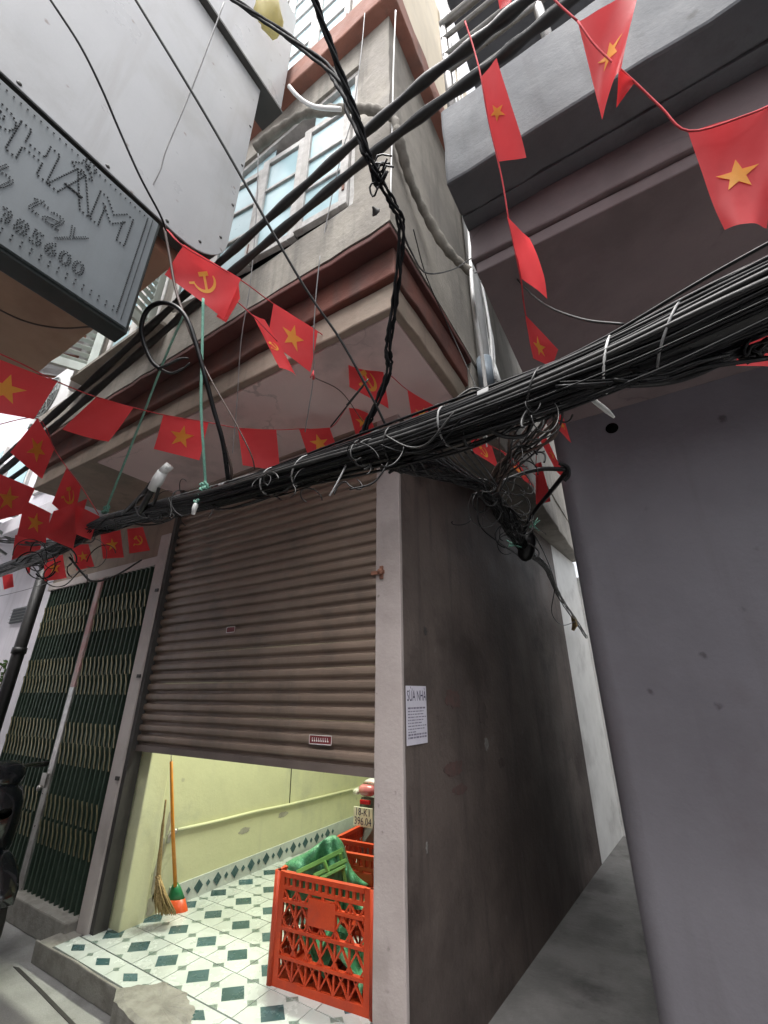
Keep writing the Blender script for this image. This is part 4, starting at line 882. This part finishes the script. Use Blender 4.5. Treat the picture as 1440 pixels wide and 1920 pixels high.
def flag(A, B, C_, D, emblem, label, wave=.012, ph=0.0, group='red paper flags on strings', fold=0):
    A, B, C_, D = [at(*p) for p in (A, B, C_, D)]
    nrm = (B-A).cross(D-A).normalized()
    def S(u, v):
        p = (A*(1-u)+B*u)*(1-v)+(D*(1-u)+C_*u)*v
        k = math.sin(math.pi*v*.9+.1)
        return p+nrm*(wave*.8*math.sin(u*3.8+ph+v*1.5)*(.2+v)+wave*1.1*k*math.sin(u*math.pi)+wave*.07*math.sin(u*11+v*8+ph))
    b = MB(); nu, nv = 20, 16
    b.add([S(i/nu, j/nv) for j in range(nv+1) for i in range(nu+1)], [(j*(nu+1)+i, j*(nu+1)+i+1, (j+1)*(nu+1)+i+1, (j+1)*(nu+1)+i) for j in range(nv) for i in range(nu)], 0, True)
    ob = b.build('flag', M['flag'], None, A, fix=False)
    tag(ob, label, 'flag', group)
    W = ((B-A).length+(C_-D).length)/2; H = ((D-A).length+(C_-B).length)/2; h = min(H, W)
    if emblem:
        e = MB()
        for tri in EMB[emblem]:
            q = [Vector(p) for p in tri]; m_ = [(q[0]+q[1])/2, (q[1]+q[2])/2, (q[2]+q[0])/2]
            lvl1 = ((q[0], m_[0], m_[2]), (m_[0], q[1], m_[1]), (m_[2], m_[1], q[2]), (m_[0], m_[1], m_[2])); lvl2 = []
            for (a_, b_, c_) in lvl1:
                x_, y_, z_ = (a_+b_)/2, (b_+c_)/2, (c_+a_)/2; lvl2 += [(a_, x_, z_), (x_, b_, y_), (z_, y_, c_), (x_, y_, z_)]
            for sub in lvl2:
                for sgn in (1, -1):
                    vv = []
                    for s in sub:
                        u, v = .5+s.x*h*1.05/W, .5-s.y*h*1.05/H; vv.append(S(u, v)+nrm*.0016*sgn-A)
                    e.add(vv, [(0, 1, 2)] if sgn > 0 else [(2, 1, 0)])
        eo = e.build('emblem', M['gold'], ob, fix=False)
    return ob
def cord(pts, label):
    p = [at(*q) for q in pts]; b = MB(); b.tube(crom(p, 5), .0028, 5); return tag(b.build('bunting_cord', M['cord'], None, p[0], fix=False), label, 'cord', 'red bunting cords')
# cord from the sign corner into the alley
cord([(312, 430, 1.88), (345, 462, 1.88), (450, 524, 1.98), (512, 569, 2.15), (596, 622, 2.25), (654, 657, 2.4), (722, 696, 2.45), (765, 732, 2.45), (830, 772, 2.45), (882, 815, 2.45), (932, 842, 2.6), (975, 868, 2.8), (1010, 895, 3.1)], 'red cord strung from the sign corner over the bundle into the alley')
cord([(315, 432, 1.88), (400, 525, 1.95), (470, 588, 2.05), (520, 640, 2.1)], 'second red cord slung under the sign corner with one flag')
flag((345, 458, 1.88), (452, 523, 1.97), (420, 600, 1.95), (308, 512, 1.86), 'sickle', 'large red hammer and sickle flag just below the white sheet sign corner', .015, .4)
flag((447, 527, 1.99), (450, 560, 1.99), (424, 606, 1.97), (405, 592, 1.97), None, 'narrow folded red flag tucked behind the large hammer and sickle flag', .006)
flag((474, 589, 2.08), (496, 600, 2.14), (556, 706, 2.18), (526, 688, 2.08), 'sickle', 'edge-on red hammer and sickle flag left of the pink-lit star flag', .012, 1.0)
flag((513, 568, 2.14), (596, 621, 2.24), (583, 697, 2.24), (501, 640, 2.14), 'star', 'red flag with pale gold star under the red band of the house', .014, 2.0)
flag((652, 657, 2.38), (718, 694, 2.44), (728, 767, 2.44), (656, 724, 2.38), 'sickle', 'bright red hammer and sickle flag under the mauve soffit', .012, .2)
flag((764, 731, 2.44), (826, 768, 2.45), (812, 830, 2.45), (775, 800, 2.44), 'star', 'red star flag dipping behind the bundle near the white joint sleeve', .01, 1.4)
flag((880, 813, 2.45), (922, 838, 2.55), (934, 880, 2.55), (890, 848, 2.45), 'sickle', 'red hammer and sickle flag hanging just under the bundle at the alley mouth', .008, .7)
flag((938, 842, 2.65), (968, 862, 2.78), (1004, 918, 2.8), (985, 900, 2.7), 'star', 'narrow red star flag above the tangled branch', .008, .3)
flag((1004, 870, 3.0), (1014, 866, 3.1), (1031, 940, 3.1), (1008, 946, 3.0), None, 'crumpled red flag folded vertically at the alley mouth', .012, .5)
cord([(1036, 770, 2.1), (1020, 800, 2.2), (1008, 825, 2.3), (1005, 870, 3.0)], 'short red cord between the flags at the alley mouth')
flag((1010, 822, 2.3), (1024, 818, 2.2), (1064, 898, 2.2), (1038, 880, 2.3), 'star', 'red star flag beside the bent black cable end', .01, .9)
flag((1036, 772, 2.1), (1056, 780, 2.05), (1073, 830, 2.05), (1046, 808, 2.1), 'star', 'small red flag with orange star under the bundle by the lilac wall', .008)
# left cord under the soffit
cord([(-30, 650, 1.55), (40, 682, 1.6), (108, 716, 1.7), (182, 745, 1.95), (250, 764, 2.1), (308, 778, 2.3), (390, 792, 2.35), (450, 803, 2.55), (520, 806, 2.65), (565, 804, 2.75), (620, 802, 2.75), (655, 760, 2.75), (700, 745, 2.8)], 'red cord stringing flags under the jutting floor to the broken patch')
flag((-60, 650, 1.50), (107, 716, 1.70), (62, 786, 1.70), (-80, 760, 1.50), 'star', 'large shaded red flag under the brown balcony soffit', .02, .2)
flag((182, 744, 1.95), (250, 764, 2.08), (204, 829, 2.08), (117, 806, 1.95), None, 'plain red flag slanting below the loop of black cable', .012, 1.3)
flag((306, 778, 2.3), (391, 792, 2.35), (373, 863, 2.35), (289, 842, 2.3), 'star', 'red star flag hanging between the two mint ropes', .012, 2.2)
flag((446, 802, 2.55), (518, 806, 2.62), (525, 884, 2.62), (455, 872, 2.55), None, 'pale pink lit plain red flag above the bundle', .012, .8)
flag((561, 805, 2.72), (618, 802, 2.74), (636, 852, 2.74), (580, 862, 2.72), 'star', 'dark red star flag in the shade below the soffit', .010, .1)
flag((652, 758, 2.74), (690, 775, 2.76), (706, 812, 2.76), (668, 818, 2.74), 'star', 'dark red flag in front of the broken plaster patch', .008, .6)
ts = MB(); rng = random.Random(1)
for k in range(10): c = at(588, 700, 2.1); ts.tube([c+Vector((0, 0, .02)), c+Vector((rng.uniform(-.012, .012), rng.uniform(-.01, .01), -.03))], .003, 4)
tag(ts.build('tassel', M['cord'], None, at(588, 700, 2.1), fix=False), 'small red tassel hanging in front of the mauve soffit', 'tassel')
# cluster at the left
cord([(-20, 800, 2.6), (70, 785, 2.6), (102, 842, 2.6), (125, 876, 2.5), (152, 912, 2.45), (185, 965, 2.35)], 'red cord of the flag cluster slanting down to the left end of the bundle')
flag((70, 784, 2.6), (103, 840, 2.62), (80, 898, 2.6), (17, 848, 2.58), 'star', 'red star flag turned on its corner left of the overhang', .01, .5)
flag((125, 875, 2.5), (152, 912, 2.48), (140, 978, 2.45), (96, 944, 2.48), 'sickle', 'red flag with clear orange hammer and sickle above the bundle end', .008, 1.1)
flag((-22, 880, 2.7), (66, 916, 2.65), (44, 962, 2.65), (-30, 985, 2.7), 'star', 'red star flag at the street end beside the thick dark cable stub', .012, 1.9)
flag((46, 938, 2.5), (96, 962, 2.48), (86, 1018, 2.48), (30, 1004, 2.5), 'star', 'red star flag hanging just over the loose bundle end cables', .008, .9)
flag((100, 958, 2.36), (165, 935, 2.3), (140, 1030, 2.25), (78, 1005, 2.32), None, 'large creased red flag draped over the left bundle end', .016, .4)
flag((140, 945, 2.3), (187, 968, 2.22), (166, 1012, 2.2), (142, 1000, 2.25), None, 'small folded red flag pressed against the bundle by the mint rope', .012, 2.4)
flag((28, 1003, 2.75), (80, 1008, 2.7), (72, 1058, 2.7), (20, 1050, 2.75), None, 'pinkish red flag behind the loose bundle end cables', .01, 1.2)
flag((188, 1000, 3.6), (226, 994, 3.6), (233, 1045, 3.6), (192, 1048, 3.6), 'star', 'red star flag in shade above the folding gate', .008, .3)
flag((238, 992, 3.5), (268, 988, 3.5), (281, 1032, 3.5), (242, 1038, 3.5), 'sickle', 'red hammer and sickle flag in shade beside the roller shutter post', .008, 1.3)
flag((135, 1022, 3.6), (166, 1020, 3.6), (177, 1062, 3.6), (142, 1070, 3.6), 'star', 'dark red flag in shade above the left leaf of the folding gate', .008, .8)
flag((82, 1046, 3.3), (118, 1040, 3.3), (124, 1084, 3.3), (83, 1090, 3.3), 'star', 'red flag hanging below the bundle in front of the downpipe', .008, 1.7)
flag((4, 1078, 3.4), (24, 1076, 3.4), (27, 1100, 3.4), (6, 1106, 3.4), None, 'tiny red flag under the bundle before the pale lilac wall', .006)
flag((48, 1050, 3.0), (60, 1048, 3.0), (57, 1074, 3.0), (50, 1076, 3.0), None, 'thin red flag corner poking out under the bundle left end', .005)
# right side cords
cord([(872, 40, 1.5), (888, 90, 1.45), (902, 145, 1.4), (915, 220, 1.4), (934, 302, 1.4), (944, 350, 1.4), (953, 406, 1.4), (965, 465, 1.42), (977, 525, 1.45), (981, 560, 1.6), (986, 592, 1.75), (996, 640, 1.8)], 'red cord falling almost straight beside the white pipe')
flag((902, 145, 1.40), (932, 303, 1.40), (984, 294, 1.34), (936, 112, 1.34), 'star', 'tall pink lit flag turned edge-on against the concrete balcony', .012, .2)
flag((952, 405, 1.40), (977, 523, 1.44), (1029, 560, 1.40), (994, 446, 1.34), None, 'bright pink lit plain flag against the brown soffit of the right house', .012, 1.4)
flag((985, 590, 1.75), (999, 672, 1.78), (1030, 688, 1.72), (1050, 655, 1.66), 'star', 'red star flag with pointed top touching the bundle at the right house soffit', .01, .4)
cord([(1020, -30, 1.25), (1040, 0, 1.22), (1083, 40, 1.18)], 'red cord at the top leading to the large balcony flags')
cord([(1083, 40, 1.18), (1120, 90, 1.15), (1188, 152, 1.1), (1240, 202, 1.07), (1292, 246, 1.04), (1400, 216, 1.0), (1460, 190, 1.0)], 'red cord with two large star flags before the concrete balcony')
flag((1083, 38, 1.18), (1202, -30, 1.10), (1164, 132, 1.08), (1128, 216, 1.14), 'star', 'large pink lit star flag twisted on its cord over the concrete balcony', .022, .9)
flag((1160, 128, 1.09), (1192, 152, 1.10), (1172, 178, 1.11), (1158, 200, 1.12), None, 'small twisted flag corner on the cord below the large twisted flag', .006)
flag((1292, 245, 1.05), (1460, 196, 1.0), (1445, 420, .98), (1358, 432, 1.02), 'star', 'large red flag with a big gold star against the right house beam', .022, 1.7)
flag((1388, 628, 1.35), (1450, 590, 1.35), (1450, 690, 1.35), (1384, 684, 1.35), None, 'red flag half hidden behind the thick right end of the bundle', .01, .5)
flag((930, -18, 1.5), (962, -30, 1.5), (958, 8, 1.5), (938, 14, 1.5), None, 'tiny red flag tip by the balcony railing', .006)

# ------------------------------------------------------------------ poster on the side wall
pdir = (Vector((-.885, 5.37, 0))-Vector((-1.15, YF+.032, 0))).normalized(); pnr = Vector((pdir.y, -pdir.x, 0)); Zv = Vector((0, 0, 1))
po0 = Vector((-1.15, YF+.032, 0))
poster = thing('poster', po0+pdir*.10+Zv*1.40, 'white paper notice pasted on the dark side wall beside the pillar', 'poster')
def wallbox(b, u0, u1, z0, z1, t0, t1, m=0): b.obox(po0+pdir*(u0+u1)/2+pnr*(t0+t1)/2+Zv*(z0+z1)/2, pdir*(u1-u0)/2, Zv*(z1-z0)/2, pnr*(t1-t0)/2, m)
b = MB(); wallbox(b, .008, .205, 1.262, 1.535, .001, .003); b.build('sheet', M['paper'], poster)
tmh = text_mesh('SỬA NHÀ', .072, 0, 0, .60)
tmh.materials.append(M['ink']); to = bpy.data.objects.new('headline', tmh); col.objects.link(to)
rot = Matrix((pdir, Zv, pnr)).transposed().to_4x4(); rot.translation = po0+pdir*.108+Zv*1.485+pnr*.0038
me2 = tmh; me2.transform(rot); to.parent = poster; to.matrix_parent_inverse = Matrix.Translation(-WL[poster])
b = MB(); rng = random.Random(6)
for i in range(11):
    z = 1.425-i*.0135; u = .022
    while u < .185-rng.uniform(0, .05)*(i % 3):
        l_ = rng.uniform(.008, .03); wallbox(b, u, min(u+l_, .195), z, z+(.008 if i == 0 or i > 8 else .0045), .0032, .0036); u += l_+.006
b.build('small_print', M['inkgrey'], poster)
# pasted scraps and scars on the same wall
for k, (px, py, w_, h, mt) in enumerate([(912, 1395, .035, .07, 'scuff'), (800, 1590, .010, .05, 'scuff'), (797, 1183, .022, .045, 'track'), (905, 1335, .09, .12, 'grime'), (850, 1310, .12, .10, 'stencil'), (850, 1440, .13, .07, 'stencil'), (862, 1480, .10, .05, 'stencil'), (770, 1560, .018, .22, 'grime'), (940, 1430, .07, .06, 'grime')]):
    d = (fwd + rgt*((px-720)/FPX) - upv*((py-960)/FPX)); t_ = (po0-EYE).dot(pnr)/d.dot(pnr); c = EYE+d*t_; u = (c-po0).dot(pdir); b = MB(); rng = random.Random(k)
    poly = [po0+pdir*(u+w_*math.cos(a)*rng.uniform(.45, 1))+Zv*(c.z+h*.6*math.copysign(abs(math.sin(a))**.6, math.sin(a))*rng.uniform(.6, 1))+pnr*.0006 for a in [i*2*math.pi/22 for i in range(22)]]
    b.prism(poly, pnr*.0012); b.build('wall_scrap', M[mt], house)

# ------------------------------------------------------------------ crates, tarpaulin, brooms
def crate(loc, rz, label, W=.60, D=.42, H=.475):
    t = thing('plastic_crate', loc, label, 'crate', 'red plastic crates in the shop', rz, local=True)
    def panel(L_, name, flip=False):
        b = MB(); th = .008
        b.box(0, .05, -th, th, 0, H); b.box(L_-.05, L_, -th, th, 0, H)
        b.box(.05, L_-.05, -.014, .014, H-.022, H); b.box(.05, L_-.05, -th, th, 0, .035)
        for zz in (H*.26, H*.50, H*.74): b.box(.05, L_-.05, -.013, .011, zz-.007, zz+.007)
        b.box(.05, L_-.05, -th, th, H-.075, H-.06)
        n_ = 12
        for i in range(n_): x = .05+(L_-.1)*(i+.5)/n_; b.box(x-.008, x+.008, -th*.9, th*.9, H-.06, H-.022)
        n_ = 6; dx = (L_-.1)/n_
        for i in range(n_):
            for r_ in range(3):
                z0, z1 = .035+(H-.11)*r_/3, .035+(H-.11)*(r_+1)/3; x0 = .05+i*dx
                b.bar((x0, 0, z0), (x0+dx, 0, z1), .008, .011); b.bar((x0, -.001, z1), (x0+dx, -.001, z0), .008, .011)
        for i in range(1, n_): x = .05+i*dx; b.box(x-.005, x+.005, -.006, .006, .035, H-.07)
        b.box(L_*.36, L_*.64, -.0125, .010, H-.20, H-.09)
        return b
    for (L_, o, a) in ((W, (0, 0), 0), (W, (0, D), 0), (D, (0, 0), math.pi/2), (D, (W, 0), math.pi/2)):
        b = panel(L_, 'side'); b.v = [Matrix.Rotation(a, 3, 'Z') @ p + Vector((o[0], o[1], 0)) for p in b.v]
        b.build('side_panel', M['redcrate'], t, fix=True)
    b = MB()
    for i in range(9): b.box(.0+i*W/9+.008, (i+1)*W/9-.008, .01, D-.01, .006, .016)
    for i in range(5): b.box(.01, W-.01, i*D/5+.03, i*D/5+.05, .0165, .024)
    b.build('base', M['redcrate'], t)
    for (x, y) in ((0, 0), (W, 0), (0, D), (W, D)):
        b = MB(); b.tube([(x, y, 0), (x, y, H)], .020, 10); b.build('corner_post', M['redcrate'], t)
    return t
crate((-2.075, 2.235, .112), R(6), 'red plastic lattice crate holding a green tarpaulin inside the shop')
crate((-2.16, 2.86, .112), R(4), 'red plastic crate behind the one with the tarpaulin')
TOP = [(531, 1640), (534, 1622), (548, 1610), (572, 1598), (596, 1580), (612, 1569), (628, 1566), (641, 1576), (648, 1598), (658, 1628), (672, 1646), (690, 1658)]
tops = [Vector((x, y, 0)) for x, y in TOP]; tops = crom(tops, 4); nu = len(tops)-1; nv = 14
def tarp(i, j):
    q = tops[i]; u = i/nu; v = j/nv          # v 0: back hem, .4: ridge, 1: front hem
    if v < .4: k = (.4-v)/.4; d = 2.50+.10*k; drop = 26*k*k; x = q.x+6*k
    else: k = (v-.4)/.6; d = 2.50-.14*k**.7; drop = (1705-q.y)*k**1.5; x = q.x+(598-q.x)*.10*k
    wr = .034*abs(math.sin(u*11+v*2.6))+.024*abs(math.sin(u*23-v*5))+.014*math.sin(u*9+v*11)-.02
    return at(x+2.0*math.sin(v*9+u*12), q.y+drop, d-wr*(.4+v))
tb_ = MB()
tb_.add([tarp(i, j) for j in range(nv+1) for i in range(nu+1)], [(j*(nu+1)+i, j*(nu+1)+i+1, (j+1)*(nu+1)+i+1, (j+1)*(nu+1)+i) for j in range(nv) for i in range(nu)], 0, True)
to_ = tb_.build('tarpaulin', M['tarp'], None, (-1.8, 2.4, .3)); md = to_.modifiers.new('thick', 'SOLIDIFY'); md.thickness = .004
tag(to_, 'crumpled green tarpaulin draped inside the front red crate', 'tarpaulin')
t2 = MB(); vv = []
for j in range(9):
    for i in range(11):
        vv.append((-2.0+.045*i+.01*math.sin(j*3), 2.30+.035*j, .24+.05*math.sin(i*1.1+j*.7)+.03*math.sin(i*2.3-j*1.9)))
t2.add(vv, [(j*11+i, j*11+i+1, (j+1)*11+i+1, (j+1)*11+i) for j in range(8) for i in range(10)], 0, True)
o2 = t2.build('tarpaulin_scrap', M['tarp'], None, (-1.8, 2.4, .2)); md = o2.modifiers.new('thick', 'SOLIDIFY'); md.thickness = .004
tag(o2, 'loose green sheet lying in the bottom of the front red crate', 'tarpaulin')
fs = thing('folding_stool', (-1.75, 2.35, .3), 'lime green folded plastic stool frame lying on the tarpaulin', 'stool')
def pbar(p, q, w_, name='bar'): b = MB(); b.bar(p, q, w_, .016, (0, -1, .2)); b.build(name, M['limeplastic'], fs, bevel=.003)
pbar(at(556, 1637, 2.36), at(643, 1594, 2.40), .022); pbar(at(588, 1643, 2.33), at(650, 1613, 2.36), .019); pbar(at(598, 1649, 2.31), at(648, 1624, 2.34), .016)
pbar(at(608, 1614, 2.36), at(618, 1640, 2.325), .014); pbar(at(638, 1600, 2.385), at(648, 1656, 2.32), .014)
# plastic broom and straw broom
bro = thing('plastic_broom', (-3.17, 2.45, .112), 'orange handled plastic broom with green collar and red skirt', 'broom')
MB().tube([at(329, 1662, 3.0), at(324, 1560, 3.01), at(321, 1428, 3.02)], [.013, .012, .010], 10).build('handle', M['orange'], bro)
MB().tube([at(321, 1428, 3.02), at(321, 1416, 3.02), at(323, 1410, 3.02)], [.004, .003, .003], 6).build('hook', M['steel'], bro)
bb = MB(); o = at(330, 1668, 3.0)
def skirt(b, secs):
    vv = []; n_ = 12
    for h, hw, hd in secs:
        for j in range(n_): a = 2*math.pi*j/n_; vv.append(o+rgt*hw*math.cos(a)+Vector((-rgt.y, rgt.x, 0))*hd*math.sin(a)+Vector((0, 0, h))+rgt*(-h*.25))
    k = len(secs); b.add(vv, [(i*n_+j, i*n_+(j+1) % n_, (i+1)*n_+(j+1) % n_, (i+1)*n_+j) for i in range(k-1) for j in range(n_)]+[list(range(n_))[::-1], list(range((k-1)*n_, k*n_))], 0, True)
skirt(bb, [(.04, .015, .014), (.01, .035, .025), (-.05, .060, .035)]); bb.build('collar', M['greenplastic'], bro)
bb = MB(); skirt(bb, [(-.048, .060, .036), (-.11, .075, .042), (-.215, .085, .05), (-.222, .08, .045)]); bb.build('skirt', M['redplastic'], bro)
stb = thing('straw_broom', (-3.22, 2.37, .112), 'straw broom standing in the corner behind the orange handled broom', 'broom')
bb = MB(); bb.tube(crom([at(311, 1500, 2.84), at(304, 1560, 2.84), at(298, 1630, 2.83), at(297, 1672, 2.82)], 5), [.006]*4+[.010]*4+[.014]*4+[.018]*4, 8); bb.build('handle', M['straw'], stb)
rng = random.Random(41)
bb = MB()
for k in range(60):
    s0 = at(296+rng.uniform(-4, 5), 1650+rng.uniform(-10, 10), 2.82+rng.uniform(-.03, .03)); e0 = at(308+rng.uniform(-16, 22), 1712+rng.uniform(-4, 5), 2.78+rng.uniform(-.05, .05)); bb.tube([s0, (s0+e0)/2+Vector((-.015, 0, 0)), e0], [.006, .006, .003], 4)
so_ = bb.build('bristles', M['straw'], stb, fix=False); so_['kind'] = 'stuff'

# ------------------------------------------------------------------ scooters (local: y forward, origin under the rear axle)
def scooter(loc, rz, label, paint, plate=None, mirrors=True):
    t = thing('motor_scooter', loc, label, 'scooter', None, rz, local=True)
    def wheel(y):
        w_ = MB(); w_.lathe((-.05, y, .275), (1, 0, 0), [(0, .215), (.0, .25), (.02, .272), (.05, .278), (.08, .272), (.10, .25), (.10, .215)], 28, ring=True); o = w_.build('wheel', M['rubber'], t)
        r_ = MB(); r_.lathe((-.045, y, .275), (1, 0, 0), [(0, .218), (.0, .20), (.035, .185), (.055, .185), (.09, .20), (.09, .218)], 28, ring=True)
        for i in range(5): a = i*2*math.pi/5; r_.bar((0, y+.04*math.cos(a), .275+.04*math.sin(a)), (0, y+.19*math.cos(a), .275+.19*math.sin(a)), .035, .03, (1, 0, 0))
        r_.lathe((-.04, y, .275), (1, 0, 0), [(0, .05), (.08, .05)], 14); r_.build('rim', M['steel'], o)
    wheel(0); wheel(1.25)
    b = MB(); b.loft([(-.36, 0, .80, .05, .035), (-.30, 0, .80, .095, .065), (-.15, 0, .765, .135, .10), (.1, 0, .70, .155, .15), (.35, 0, .64, .15, .20), (.5, 0, .52, .14, .22), (.58, 0, .45, .10, .15)], 16); b.build('tail_fairing', paint, t)
    b = MB(); b.loft([(-.24, 0, .875, .06, .02), (-.15, 0, .875, .115, .035), (.2, 0, .83, .135, .04), (.45, 0, .80, .115, .04), (.55, 0, .79, .06, .02)], 14); b.build('seat', M['plastic'], t)
    b = MB(); b.loft([(.35, 0, .34, .14, .08), (.6, 0, .30, .16, .06), (.85, 0, .30, .16, .06), (.95, 0, .36, .15, .10)], 12); b.build('footboard', M['plastic'], t)
    b = MB(); b.loft([(.88, 0, .55, .19, .24), (.96, 0, .62, .20, .28), (1.06, 0, .70, .17, .27), (1.16, 0, .74, .12, .18), (1.22, 0, .76, .06, .08)], 16); b.build('front_fairing', paint, t)
    b = MB(); b.loft([(.86, 0, .98, .10, .05), (.95, 0, 1.0, .15, .07), (1.05, 0, .98, .13, .07), (1.12, 0, .95, .07, .045)], 14); b.build('handlebar_cowl', paint, t)
    b = MB(); b.loft([(1.10, 0, .80, .09, .055), (1.17, 0, .80, .08, .05), (1.22, 0, .79, .045, .03)], 12); b.build('headlight', M['clearlens'], t)
    b = MB(); b.tube(crom([(-.34, .82, 1.0), (-.2, .92, 1.02), (0, .95, 1.0), (.2, .92, 1.02), (.34, .82, 1.0)], 5), .013, 8); b.build('handlebar', M['chrome'], t)
    for s in (-1, 1):
        b = MB(); b.tube([(s*.24, .89, 1.01), (s*.35, .81, 1.0)], .019, 10); b.build('grip', M['plastic'], t)
        if mirrors: b = MB(); b.tube(crom([(s*.20, .92, 1.02), (s*.24, .93, 1.12), (s*.29, .92, 1.18)], 4), .006, 6); b.lathe((s*.30, .93, 1.21), (0, -1, .1), [(0, .03), (.005, .055), (.02, .058), (.022, .05)], 16); b.build('mirror', M['plastic'], t)
        b = MB(); b.tube([(s*.06, 1.08, .62), (s*.075, 1.25, .275)], .02, 8); b.build('fork_leg', M['plastic'], t)
        b = MB(); b.loft([(-.40, s*.10, .77, .012, .018), (-.37, s*.125, .765, .038, .022), (-.28, s*.13, .775, .03, .025)], 10); b.build('indicator', M['clearlens'], t)
    b = MB()
    pts = [(0, 1.25+.31*math.cos(a), .275+.31*math.sin(a)) for a in [R(20+i*13) for i in range(11)]]
    b.tube(pts, [.05, .07]+[.075]*7+[.07, .04], 8, flat=.35); b.build('front_mudguard', paint, t)
    b = MB(); b.loft([(-.43, 0, .79, .055, .030), (-.40, 0, .79, .085, .045), (-.34, 0, .80, .09, .05)], 12); b.build('tail_lamp', M['taillens'], t)
    b = MB(); b.box(-.05, .05, -.43, -.40, .69, .725); b.build('reflector', M['redlens'], t, bevel=.006)
    b = MB(); b.tube(crom([(-.13, -.02, .87), (-.14, -.2, .90), (-.11, -.34, .90), (0, -.39, .905), (.11, -.34, .90), (.14, -.2, .90), (.13, -.02, .87)], 5), .016, 8); b.build('grab_rail', M['plastic'], t)
    b = MB(); b.prism([(-.075, -.36, .73), (-.085, -.43, .52), (-.08, -.40, .34), (.08, -.40, .34), (.085, -.43, .52), (.075, -.36, .73)], (0, .025, 0)); b.build('rear_mudguard', M['greyplastic'], t)
    b = MB(); b.tube([(.13, .25, .30), (.14, -.1, .33), (.145, -.28, .38)], [.025, .045, .05], 12); b.build('exhaust', M['greyplastic'], t)
    if plate:
        b = MB(); b.box(-.095, .095, -.452, -.446, .535, .675); po_ = b.build('number_plate', M['plate'], t, bevel=.004)
        for txt, z in zip(plate, (.638, .573)):
            me = text_mesh(txt, .078, 0, 0, .82); me.materials.append(M['ink']); me.transform(Matrix.Translation((0, -.4535, z)) @ Matrix.Rotation(math.pi/2, 4, 'X'))
            place('characters', me, (0, 0, 0), po_)
    return t
_p = at(677, 1532, 3.2)
sct = scooter((_p.x, _p.y+.40, .112), R(2), 'white motor scooter with number plate parked inside the shop', M['bodywhite'], ('18-K1', '396.04')); sct.scale = (.88, .88, .88)
scooter((-5.0, 1.50, 0), R(-90), 'black motor scooter parked by the folding gate', M['bodyblack'], None, False)
hg = MB().box(-2.75, -2.45, 5.0, 5.19, 1.0, 1.9); tag(hg.build('red_cabinet', M['redlens'], None, (-2.6, 5.1, 1.0), bevel=.01), 'red cabinet against the back wall of the shop', 'cabinet')

# ------------------------------------------------------------------ wall plant at the far left
pl = thing('climbing_plant', (-6.6, 2.1, 1.0), 'leafy climbing plant on the pale lilac wall behind the downpipe', 'plant')
rng = random.Random(52); st = MB(); lf = MB()
for k in range(6):
    p = Vector((-6.9+k*.12, 2.12, .6)); pts = [p]
    for i in range(9): p = p+Vector((rng.uniform(-.06, .09), rng.uniform(-.04, .01), rng.uniform(.09, .16))); pts.append(p)
    c = crom(pts, 4); st.tube(c, .005, 5)
    for q in c:
        for _ in range(3):
            d = Vector((rng.uniform(-1, 1), rng.uniform(-1, .2), rng.uniform(-.6, .8))).normalized(); s_ = d.orthogonal().normalized()*.016; L_ = rng.uniform(.03, .06)
            lf.add([q, q+d*L_*.5+s_, q+d*L_, q+d*L_*.5-s_], [(0, 1, 2, 3)])
st.build('stem', M['brown'], pl, fix=False); o = lf.build('leaves', M['leaf'], pl, fix=False); o['kind'] = 'stuff'
